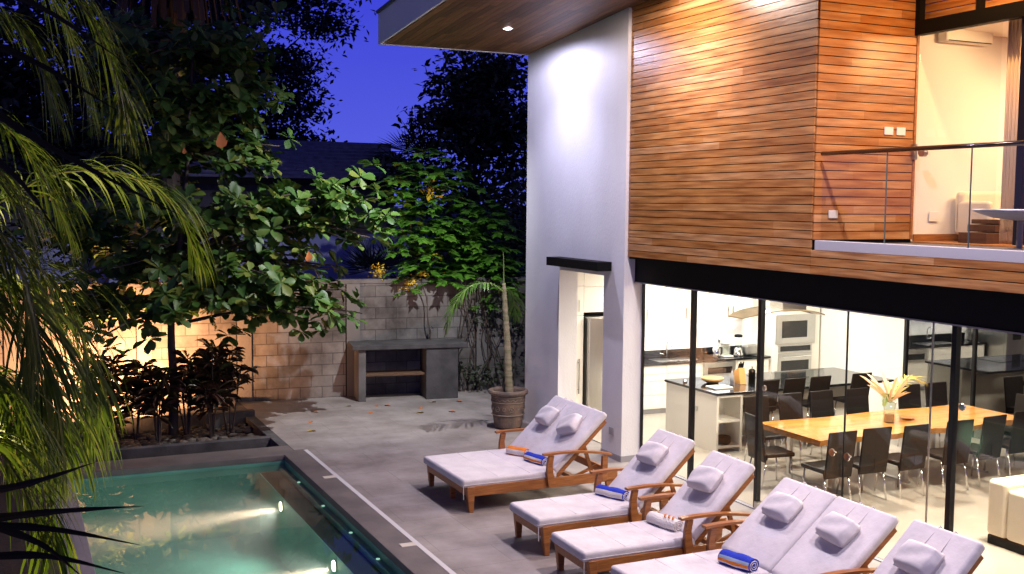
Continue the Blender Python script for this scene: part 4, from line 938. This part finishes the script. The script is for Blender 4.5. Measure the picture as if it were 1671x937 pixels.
lamp('SPOT', (1.25, 19.3, .25), (1.4, 20.7, 1.25), 1900, (1, .47, .21), .04, 170, 1.0); lamp('SPOT', (2.1, 19.4, .2), (2.3, 20.7, 1.3), 1100, (1, .47, .21), .04, 165, 1.0)
lamp('SPOT', (1.3, 18.9, .15), (4.2, 20.45, .9), 200, (1, .48, .20), .05, 90, 1.0)

# ================================================================== BIG LEAVED TREE
tr = thing('almond_tree', 'broad tree with tiers of large oval leaves growing from the stone bed', 'tree', (2.42, 18.45, -.15))
tk = MB(); main = [(0, 0, 0), (.03, 0, .9), (.0, 0, 1.9), (.15, -.05, 3.2), (.3, -.1, 4.8), (.4, -.1, 6.6)]
tk.tube(spline(main, 16), [.085-.0045*i for i in range(16)], 10)
cent, ax = [], []
tiers = [(2.25, 2.85, 20, .22), (2.9, 2.5, 17, .3), (3.75, 3.3, 24, .3), (4.7, 1.5, 15, .3), (5.5, 1.6, 17, .35), (6.4, 1.75, 17, .4)]
for z, rad, nb, th in tiers:
    zi = z+.15; c0 = Vector((.15+.05*z, -.05, zi-.2))
    for k in range(nb):
        a = 2*math.pi*k/nb+random.random()*.5; rr = rad*random.uniform(.65, 1.05)
        cx_ = .45
        e_ = Vector((cx_+rr*math.cos(a), rr*.62*math.sin(a), zi+random.gauss(0, th*.6)-.12*rr))
        if z > 3.4 and z < 4: e_.x = .45+(rr*1.0 if math.cos(a) > 0 else rr*.7)*math.cos(a)
        path = spline([c0, (c0+e_)/2+Vector((0, 0, .12)), e_], 7); tk.tube(path, [.035-.004*i for i in range(7)], 5)
        nr = 7
        for q in range(nr):
            u = .35+.65*(q+random.random()*.6)/nr; i_ = min(5, int(u*6)); p = path[i_]+(path[i_+1]-path[i_])*(u*6-i_)
            off = Vector((random.gauss(0, .20), random.gauss(0, .20), random.gauss(0, .14))); cent.append(tuple(p+off)); ax.append((math.cos(a)*.5+random.gauss(0, .3), math.sin(a)*.5+random.gauss(0, .3)-.15, .8))
for ex, ey, ez in ((3.3, -.9, 4.0), (3.0, -.7, 4.2), (2.6, -.5, 3.85), (3.1, -1.2, 3.7), (2.2, -.9, 4.0), (2.8, -.6, 2.45), (2.4, -1.0, 2.2), (2.0, -1.1, 2.6), (-2.3, -.8, 2.5), (-1.9, -.6, 3.6)):
    path = spline([(.1, 0, ez-(1.0 if ez > 3 else .3)), (ex*.5, ey*.5, ez-(.25 if ez > 3 else .05)), (ex, ey, ez)], 8); tk.tube(path, [.035-.004*i for i in range(8)], 5)
    for q in range(16):
        u = .35+.65*random.random(); i_ = min(6, int(u*7)); p = path[i_]+(path[i_+1]-path[i_])*(u*7-i_)
        cent.append(tuple(p+Vector((random.gauss(0, .2), random.gauss(0, .2), random.gauss(0, .17))))); ax.append((random.gauss(.2, .4), random.gauss(-.3, .3), .8))
tk.build('trunk', M_bark, tr, smooth=True)
V, Q, A = rosettes(np.array(cent), np.array(ax, float), 11, .235, BIG_T, BIG_F, (.15, .9)); np_mesh('crown', V, Q, M_leafbig, tr, A, smooth=False)
for i, (x, y, z, s) in enumerate(((.62, -1.2, 5.0, .26), (.1, -1.0, 4.75, .10), (1.95, -1.35, 3.15, .18))):
    V, Q, A = leaves(np.array([(x, y, z)]), np.array([(.1, .1, -1.)]), np.array([(.2, -1., .1)]), np.array([s]), BIG_T*np.array([1, 1.3, 1.3]), BIG_F); np_mesh('dry_leaf', V, Q, M_dry, tr, A)

# ================================================================== VINE on the wall
vn = thing('flowering_shrub', 'bright green shrub with yellow flowers spilling over the block wall', 'shrub', (7.6, 20.7, 0))
ve = [(.1, 0, 4.2, .75, .6, .65, 2), (.7, 0, 3.5, .95, .6, .7, 2.5), (.0, -.2, 3.0, .9, .5, .45, 3), (.9, -.2, 2.7, 1.0, .5, .5, 3), (.1, -.45, 2.3, .8, .3, .4, 2.5), (1.6, -.5, 2.1, .5, .3, .7, 2.5), (-.4, 0, 3.7, .5, .4, .5, 1), (1.4, -.1, 3.2, .6, .4, .6, 1.5)]
parts = []; rs = MB()
for k in range(520):
    w = random.choices(ve, [v[6] for v in ve])[0]
    d = Vector((random.gauss(0, 1), random.gauss(0, 1), random.gauss(0, 1))).normalized()*random.random()**.4
    p = Vector((w[0]+d.x*w[3], w[1]+d.y*w[4], w[2]+d.z*w[5])); a = random.random()*6.28; l = random.uniform(.3, .5)
    dr_ = Vector((math.cos(a), math.sin(a)*.8-.2, .1)); path = [p, p+dr_*l*.5+Vector((0, 0, .03)), p+dr_*l+Vector((0, 0, -.14*l))]
    parts.append(frond(path, 11, .15, .065, .35, .1, a0=70, a1=40, seg=3, prof=lambda u: .8+.2*u)); rachis(rs, path, .004, .002, 4)
V, Q, A = cat(parts); np_mesh('leaves', V, Q, M_vine, vn, A)
for k in range(7):
    a = random.random()*6.28; rs.tube([(random.gauss(.3, .3), .1, 0), (random.gauss(.2, .4), 0, 1.8), (random.gauss(.2, .6), -.1, 3.4)], [.03, .022, .008], 6)
rs.build('stems', M_bark, vn)
fl_ = cloud([(-.35, -.55, 2.25, .3, .12, .2, 2), (-1.0, -.3, 2.45, .2, .12, .15, 1), (1.45, -.5, 2.0, .12, .1, .25, 1), (.2, -.5, 2.6, .5, .15, .3, .7), (.1, -.4, 4.0, .35, .2, .25, .5)], 520, .06, clump=.07)
np_mesh('flowers', fl_[0], fl_[1], M_yel, vn, fl_[2])['kind'] = 'stuff'
yl = cloud([(.1, -.55, 3.9, .2, .1, .2, 1)], 14, .13, BIG_T*np.array([1, 1.1, 1]), BIG_F, clump=.1); np_mesh('yellow_leaves', yl[0], yl[1], M_yel, vn, yl[2])
# dark creeper on the right end of the wall
cr_ = thing('wall_creeper', 'dark creeper stems and roots clinging to the right end of the block wall', 'creeper', (8.6, 19.9, 0))
s_ = MB()
for k in range(16):
    x = random.uniform(-.8, .9); p = [(x, .05-.0*x, 0)]
    for q in range(6): p.append((p[-1][0]+random.gauss(0, .13), .06+random.gauss(0, .02), .38*(q+1)))
    s_.tube(spline(p, 14), .011, 5)
s_.build('stems', M_bark, cr_)
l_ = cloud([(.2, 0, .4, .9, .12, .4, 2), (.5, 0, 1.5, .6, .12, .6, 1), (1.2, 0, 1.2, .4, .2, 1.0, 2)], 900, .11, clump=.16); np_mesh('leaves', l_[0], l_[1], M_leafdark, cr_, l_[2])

# ================================================================== BEYOND THE WALL
nh = thing('neighbour_house', 'low neighbouring house with a dark tiled roof beyond the wall', 'house', (8, 32, 0))
MB().box(-12, 2.2, -2.0, 6, -1.5, 4.35).build('wall', mat('neighbour_wall', (.22, .20, .19), .85, noise=.3), nh)
rt = MB(); rows = 9
for k in range(rows):
    u0, u1 = k/rows, (k+1)/rows; ya, yb = -3.0+3.0*u0, -3.0+3.0*u1; za, zb = 4.42+1.05*u0, 4.42+1.05*u1; xr = 2.9-.25*u0
    for s in range(40):
        xa = -13+(13+xr)*s/40; xb = -13+(13+xr)*(s+1)/40-.01
        rt.hexa([(xa, ya, za-.03), (xb, ya, za-.03), (xb, yb-.13, zb-.12), (xa, yb-.13, zb-.12)], [(xa, ya, za+.05), (xb, ya, za+.05), (xb, yb-.13, zb-.03), (xa, yb-.13, zb-.03)])
rt.box(-13, 2.75, -.12, .12, 5.42, 5.56)
rt.hexa([(-13, .1, 5.3), (2.7, .1, 5.3), (3.0, 3, 4.4), (-13, 3, 4.4)], [(-13, .1, 5.5), (2.7, .1, 5.5), (3.0, 3, 4.6), (-13, 3, 4.6)])
rt.build('roof', M_roof, nh)
MB().box(-12, 2.6, -3.0, -2.9, 4.2, 4.4).build('fascia', M_black, nh)
nw = tag(MB().box(-3, 9.6, 27, 27.2, -1.5, 2.95).build('sky_tinted_wall', mat('sky_tinted_wall', (.36, .38, .66), .8, noise=.1)), 'sky-tinted white garden wall of the neighbouring plot behind the block wall', 'wall')  # white wall, with the blue of the sky light put into its base colour
lw = thing('outbuilding', 'white flat roofed outbuilding far behind the trees at the left edge', 'building', (-.3, 40, 0))
MB().box(-9, 2.2, 0, 5, -1.5, 5.5).build('wall', mat('neighbour_wall2', (.2, .19, .2), .85), lw); MB().box(-9.2, 2.9, -.4, 5, 5.5, 6.2).build('roof', M_white, lw)

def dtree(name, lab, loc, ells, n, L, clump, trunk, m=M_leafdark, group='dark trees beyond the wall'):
    t = thing(name, lab, 'tree', loc, group=group); tk = MB()
    for path, r0, r1 in trunk: tk.tube(spline(path, 12), [r0+(r1-r0)*i/11 for i in range(12)], 7)
    for e_ in ells:
        b0 = Vector(trunk[0][0][-1]); tk.tube(spline([b0*.8+Vector((0, 0, 0)), (b0+Vector(e_[:3]))/2, Vector(e_[:3])], 6), [.08, .06, .05, .035, .02, .01], 5)
        for q in range(7):
            d = Vector((random.gauss(0, 1), random.gauss(0, 1), random.gauss(0, .7))).normalized(); p1 = Vector(e_[:3])+Vector((d.x*e_[3], d.y*e_[4], d.z*e_[5]))*.95
            tk.tube([e_[:3], (Vector(e_[:3])+p1)/2+Vector((0, 0, .15)), p1], [.03, .018, .006], 4)
    tk.build('trunk', M_bark, t, smooth=True)
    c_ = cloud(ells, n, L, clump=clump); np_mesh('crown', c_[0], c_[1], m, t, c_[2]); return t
dtree('rain_tree', 'tall dark fine leaved tree beyond the tiled roof, reaching the top of the photo', (6.2, 36, -1.5),
      [(.5, 0, 11.6, 2.3, 2, 1.2, 3), (2.4, 0, 12.0, 2.0, 1.6, .5, 1.6), (3.4, 0, 11.2, 1.3, 1.2, .4, .8), (1.7, 0, 9.6, 1.9, 1.6, .7, 2), (2.4, 0, 8.4, 1.1, 1.2, .5, 1), (-2.5, 0, 10.6, 2.6, 2, 1.8, 4), (.4, 0, 7.7, 2.0, 1.6, .7, 2), (-1.2, 0, 8.6, 2.5, 2, 1.2, 3), (2.2, 0, 7.2, 1.4, 1, .3, .9)],
      20000, .24, .40, [([(0, 0, 0), (.2, 0, 4), (0, 0, 8)], .35, .16)])
dtree('mango_tree', 'dense dark tree with drooping leaves between the sky and the white column', (11.6, 27.5, -1.5),
      [(.2, 0, 8.6, 1.2, 1.4, .9, 3), (-.2, 0, 7.6, 1.7, 1.4, .8, 3), (.6, 0, 7, 2.2, 1.5, 1.2, 4), (.2, 0, 5.4, 2.6, 1.6, 1.3, 4), (.5, 0, 3.8, 2.9, 1.6, 1.3, 4), (-1.7, 0, 6.0, .8, .9, .5, 1)],
      13000, .24, .30, [([(0, 0, 0), (.1, 0, 3), (0, 0, 6)], .3, .15)])
dtree('shade_tree', 'dark tree filling the sky behind the large leaved tree on the left', (1.2, 30, -1.5),
      [(-.8, 0, 9.5, 2.4, 2, 1.6, 3), (2.2, 0, 8.6, 1.9, 2, 1.3, 2), (0, 0, 6.5, 3.0, 2, 1.5, 3), (-3.4, 0, 8.4, 2, 2, 2, 3), (-1, 0, 8, 2.5, 2, 1.2, 2)],
      17000, .27, .42, [([(0, 0, 0), (.1, 0, 3), (0, 0, 6.5)], .3, .15)])
dtree('hedge_shrub', 'dark shrub just behind the block wall left of the flowering shrub', (4.0, 22.2, -1.5),
      [(-2.5, 0, 4.4, 1.6, .8, .6, 2), (-.5, 0, 4.2, 1.6, .8, .5, 2), (-5, 0, 4.8, 2, .8, 1.2, 2)], 3600, .15, .25, [([(0, 0, 0), (0, 0, 2), (0, 0, 3.6)], .08, .03)])
dtree('dark_bush', 'dark leafy bush behind the right end of the block wall', (10.4, 22.5, -1.5),
      [(-.6, 0, 4.0, 1.3, .8, .9, 2), (.6, 0, 4.8, 1.2, .8, 1.2, 2)], 3200, .16, .25, [([(0, 0, 0), (0, 0, 2), (0, 0, 3.6)], .08, .03)])
# dead palm skirt at the top left
pt = thing('tall_palm', 'tall palm with a hanging skirt of dry fronds at the top left', 'palm', (3.2, 24, -1.5))
MB().tube([(0, 0, 0), (0, 0, 9), (0, 0, 10)], .18, 10).build('trunk', M_bark, pt)
sk_ = MB()
for k in range(110):
    a = random.random()*6.28; r_ = random.uniform(.1, 1.6); z1 = random.uniform(7.9, 9.0)+(.3*r_)
    sk_.bar((r_*.7*math.cos(a), r_*.7*math.sin(a), 11.0), (r_*math.cos(a), r_*math.sin(a), z1), random.uniform(.04, .13), .012)
sk_.build('dry_skirt', mat('dry_frond', (.022, .018, .016), .9), pt)
# fan palms
def fan_palm(lab, loc, h, r, n=26):
    t = thing('fan_palm', lab, 'palm', loc, group='fan palms beyond the wall'); b = MB(); st_ = MB()
    st_.tube([(0, 0, 0), (0, 0, h)], .10, 8); st_.build('trunk', M_bark, t)
    for f in range(9):
        a = f*.7+random.random(); el = random.uniform(.15, 1.3); c_ = Vector((math.cos(a)*math.cos(el), math.sin(a)*math.cos(el), math.sin(el)))*r*.45+Vector((0, 0, h))
        ax_ = (c_-Vector((0, 0, h))).normalized(); sd = ax_.cross(Vector((0, 0, 1))).normalized(); nn = sd.cross(ax_)
        for k in range(n):
            th = (k/(n-1)-.5)*3.4; d = ax_*math.cos(th)+sd*math.sin(th)+nn*random.gauss(0, .05)
            e_ = c_+d*r*.6*random.uniform(.85, 1.1); w = sd*math.cos(th)-ax_*math.sin(th); mid_ = (c_+e_)/2
            b.add([c_, mid_+w*.022, e_, mid_-w*.022], [(0, 1, 2, 3)])
    b.build('fronds', M_leafdark, t); return t
fan_palm('dark fan palm silhouetted against the sky at the right end of the tiled roof', (10.2, 28.5, -1.5), 6.2, 1.6)
fan_palm('dark fan palm in front of the pale neighbouring wall', (8.2, 25.0, -1.5), 3.2, 1.5)

# ================================================================== FOREGROUND PALMS
ap = thing('areca_palm', 'lush green feather palm hanging into the left side of the view', 'palm', (-.9, 6.0, -.05))
FRO = [
 [(-0.16, 6.28, 5.17), (0.18, 6.22, 5.01), (0.39, 6.21, 4.81), (0.54, 6.23, 4.5), (0.58, 6.19, 4.24)],
 [(-0.35, 5.89, 3.51), (-0.03, 5.99, 3.78), (0.29, 6.07, 3.94), (0.63, 6.14, 3.91), (0.85, 6.13, 3.74), (0.95, 6.17, 3.48)],
 [(-0.31, 5.23, 3.7), (-0.03, 5.31, 3.59), (0.17, 5.42, 3.44), (0.3, 5.45, 3.18), (0.35, 5.4, 2.89)],
 [(-0.31, 5.2, 3.39), (-0.08, 5.2, 3.33), (0.09, 5.22, 3.16), (0.18, 5.15, 2.92), (0.21, 5.12, 2.67)],
 [(-0.33, 5.03, 3.85), (-0.11, 5.03, 3.73), (0.04, 5.05, 3.52), (0.11, 4.99, 3.24), (0.1, 4.97, 2.98)],
 [(-0.34, 5.52, 3.14), (-0.12, 5.52, 3.02), (0.03, 5.44, 2.85), (0.15, 5.36, 2.57)],
 [(-0.38, 5.8, 4.87), (-0.1, 5.66, 4.71), (0.1, 5.66, 4.56), (0.23, 5.69, 4.22)],
 [(-0.28, 5.93, 4.3), (-0.01, 5.79, 4.16), (0.14, 5.81, 3.96), (0.28, 5.83, 3.63)]]
lens_ = [.62, .55, .62, .6, .6, .55, .5, .5]
FRO += [
 [(-0.3, 5.0, 3.0), (-0.1, 5.0, 3.05), (0.06, 5.0, 2.85), (0.14, 5.0, 2.55), (0.15, 5.0, 2.3)],
 [(-0.3, 5.6, 3.35), (-0.05, 5.6, 3.4), (0.16, 5.6, 3.25), (0.32, 5.62, 2.95), (0.36, 5.6, 2.7)],
 [(-0.3, 5.4, 4.0), (-0.1, 5.4, 3.95), (0.05, 5.4, 3.75), (0.12, 5.4, 3.45)],
 [(-0.35, 5.3, 3.55), (-0.15, 5.3, 3.55), (0.0, 5.3, 3.3), (0.06, 5.3, 3.0), (0.07, 5.3, 2.75)],
 [(-0.2, 6.4, 5.3), (0.05, 6.3, 5.15), (0.22, 6.3, 4.9), (0.36, 6.3, 4.6), (0.42, 6.3, 4.3)],
 [(-0.3, 4.9, 2.7), (-0.1, 4.9, 2.8), (0.03, 4.95, 2.6), (0.1, 4.95, 2.35)]]
lens_ += [.6, .6, .55, .6, .6, .55]
rc = MB()
for i, p in enumerate(FRO):
    q = [(x+.9, y-6.0, z+.05) for x, y, z in p]
    V, Q, A = frond(q, 70, lens_[i], .0145, 1.0, .05, a0=60, a1=18, jit=.10, seg=6); np_mesh('frond', V, Q, M_palm, ap, A); rachis(rc, q, .010, .003)
for k in range(5): rc.tube([(random.gauss(0, .15), random.gauss(0, .15), 0), (random.gauss(0, .2), random.gauss(0, .2), 2.2), (random.gauss(.2, .2), -.2, 3.8)], [.05, .035, .02], 7)
rc.build('stems', mat('areca_stem', (.22, .20, .05), .5), ap)
dp = thing('dark_palm', 'dark out of reach palm leaves crossing the left edge close to the viewer', 'palm', (-.5, 2.2, -.05))
DK = [[(-0.07, 2.5, 4.24), (0.08, 2.54, 4.19), (0.24, 2.57, 4.1)], [(-0.07, 2.5, 4.12), (0.07, 2.54, 4.08), (0.23, 2.57, 4.0)],
      [(-0.07, 2.26, 3.99), (0.09, 2.29, 3.9), (0.32, 2.29, 3.78)], [(-0.07, 2.26, 3.93), (0.03, 2.31, 3.84), (0.11, 2.37, 3.71)],
      [(-0.09, 2.43, 3.21), (0.03, 2.37, 3.23), (0.16, 2.42, 3.24)], [(-0.09, 2.42, 3.15), (0.06, 2.35, 3.16), (0.25, 2.37, 3.14)],
      [(-0.09, 2.31, 3.16), (0.06, 2.35, 3.12), (0.24, 2.37, 3.06)], [(-0.09, 2.31, 3.09), (0.06, 2.34, 3.07), (0.21, 2.38, 3.01)], [(-0.09, 2.2, 3.21), (0.04, 2.14, 3.17), (0.12, 2.2, 3.08)]]
for i, p in enumerate(DK):
    p0 = Vector(p[0])+(Vector(p[0])-Vector(p[1]))*1.6; pts = spline([p0]+p, 16); b = MB(); V = []
    for k, q in enumerate(pts):
        f = k/15; w = .0085*math.sin(math.pi*min(1, .2+.8*f))*(1+.12*math.sin(k*2.3+i))+.0004; q = q+Vector((0, 0, .012*math.sin(f*2.6+i))); V += [q+Vector((.5, -2.2, .05+w)), q+Vector((.5, -2.2+w*.5, .05-w*.2)), q+Vector((.5, -2.2, .05-w))]
    b.add(V, [(3*k, 3*k+1, 3*k+4, 3*k+3) for k in range(15)]+[(3*k+1, 3*k+2, 3*k+5, 3*k+4) for k in range(15)]); b.build('blade', M_palmdark, dp)
MB().tube([(0, 0, 0), (0, 0, 3.1)], [.06, .04], 8).build('trunk', M_bark, dp)
# garden lamp that lights the areca palm from below
gs = thing('garden_spotlight', 'small garden spotlight at the foot of the feather palm', 'spotlight', (.15, 7.3, -.03))
MB().tube([(0, 0, 0), (0, 0, .12)], .01, 6).build('spike', M_black, gs); MB().tube([(0, .03, .12), (-.02, -.04, .22)], [.035, .045], 14).build('lamp_head', M_black, gs)
lamp('SPOT', (.2, 7.2, .3), (.0, 5.3, 2.5), 1500, (1, .84, .36), .05, 100, .9)

# fallen leaves on the terrace
P_ = [(5.6, 19.3), (6.4, 19.0), (6.9, 18.7), (7.2, 19.1), (5.0, 18.9), (4.7, 18.2), (6.6, 18.2), (7.3, 18.0), (5.9, 18.6), (4.4, 17.4), (7.8, 18.9), (6.2, 19.2)]
fl2 = ['']*12
for k, (x, y) in enumerate(P_):
    V, Q, A = leaves(np.array([(0, 0, .012)]), np.array([(math.cos(k*2.1), math.sin(k*2.1), .02)]), np.array([(0, .1, 1.)]), np.array([.12+.05*random.random()]), BIG_T, BIG_F)
    o = np_mesh('fallen_leaf', V, Q, M_dry if k % 3 else M_yel, None, A); o.location = (x, y, 0)
    tag(o, 'small dry brown leaf fallen on the terrace near the concrete counter' if k % 3 else 'small yellow leaf fallen on the terrace near the concrete counter', 'leaf', 'brown fallen leaves' if k % 3 else 'yellow fallen leaves')
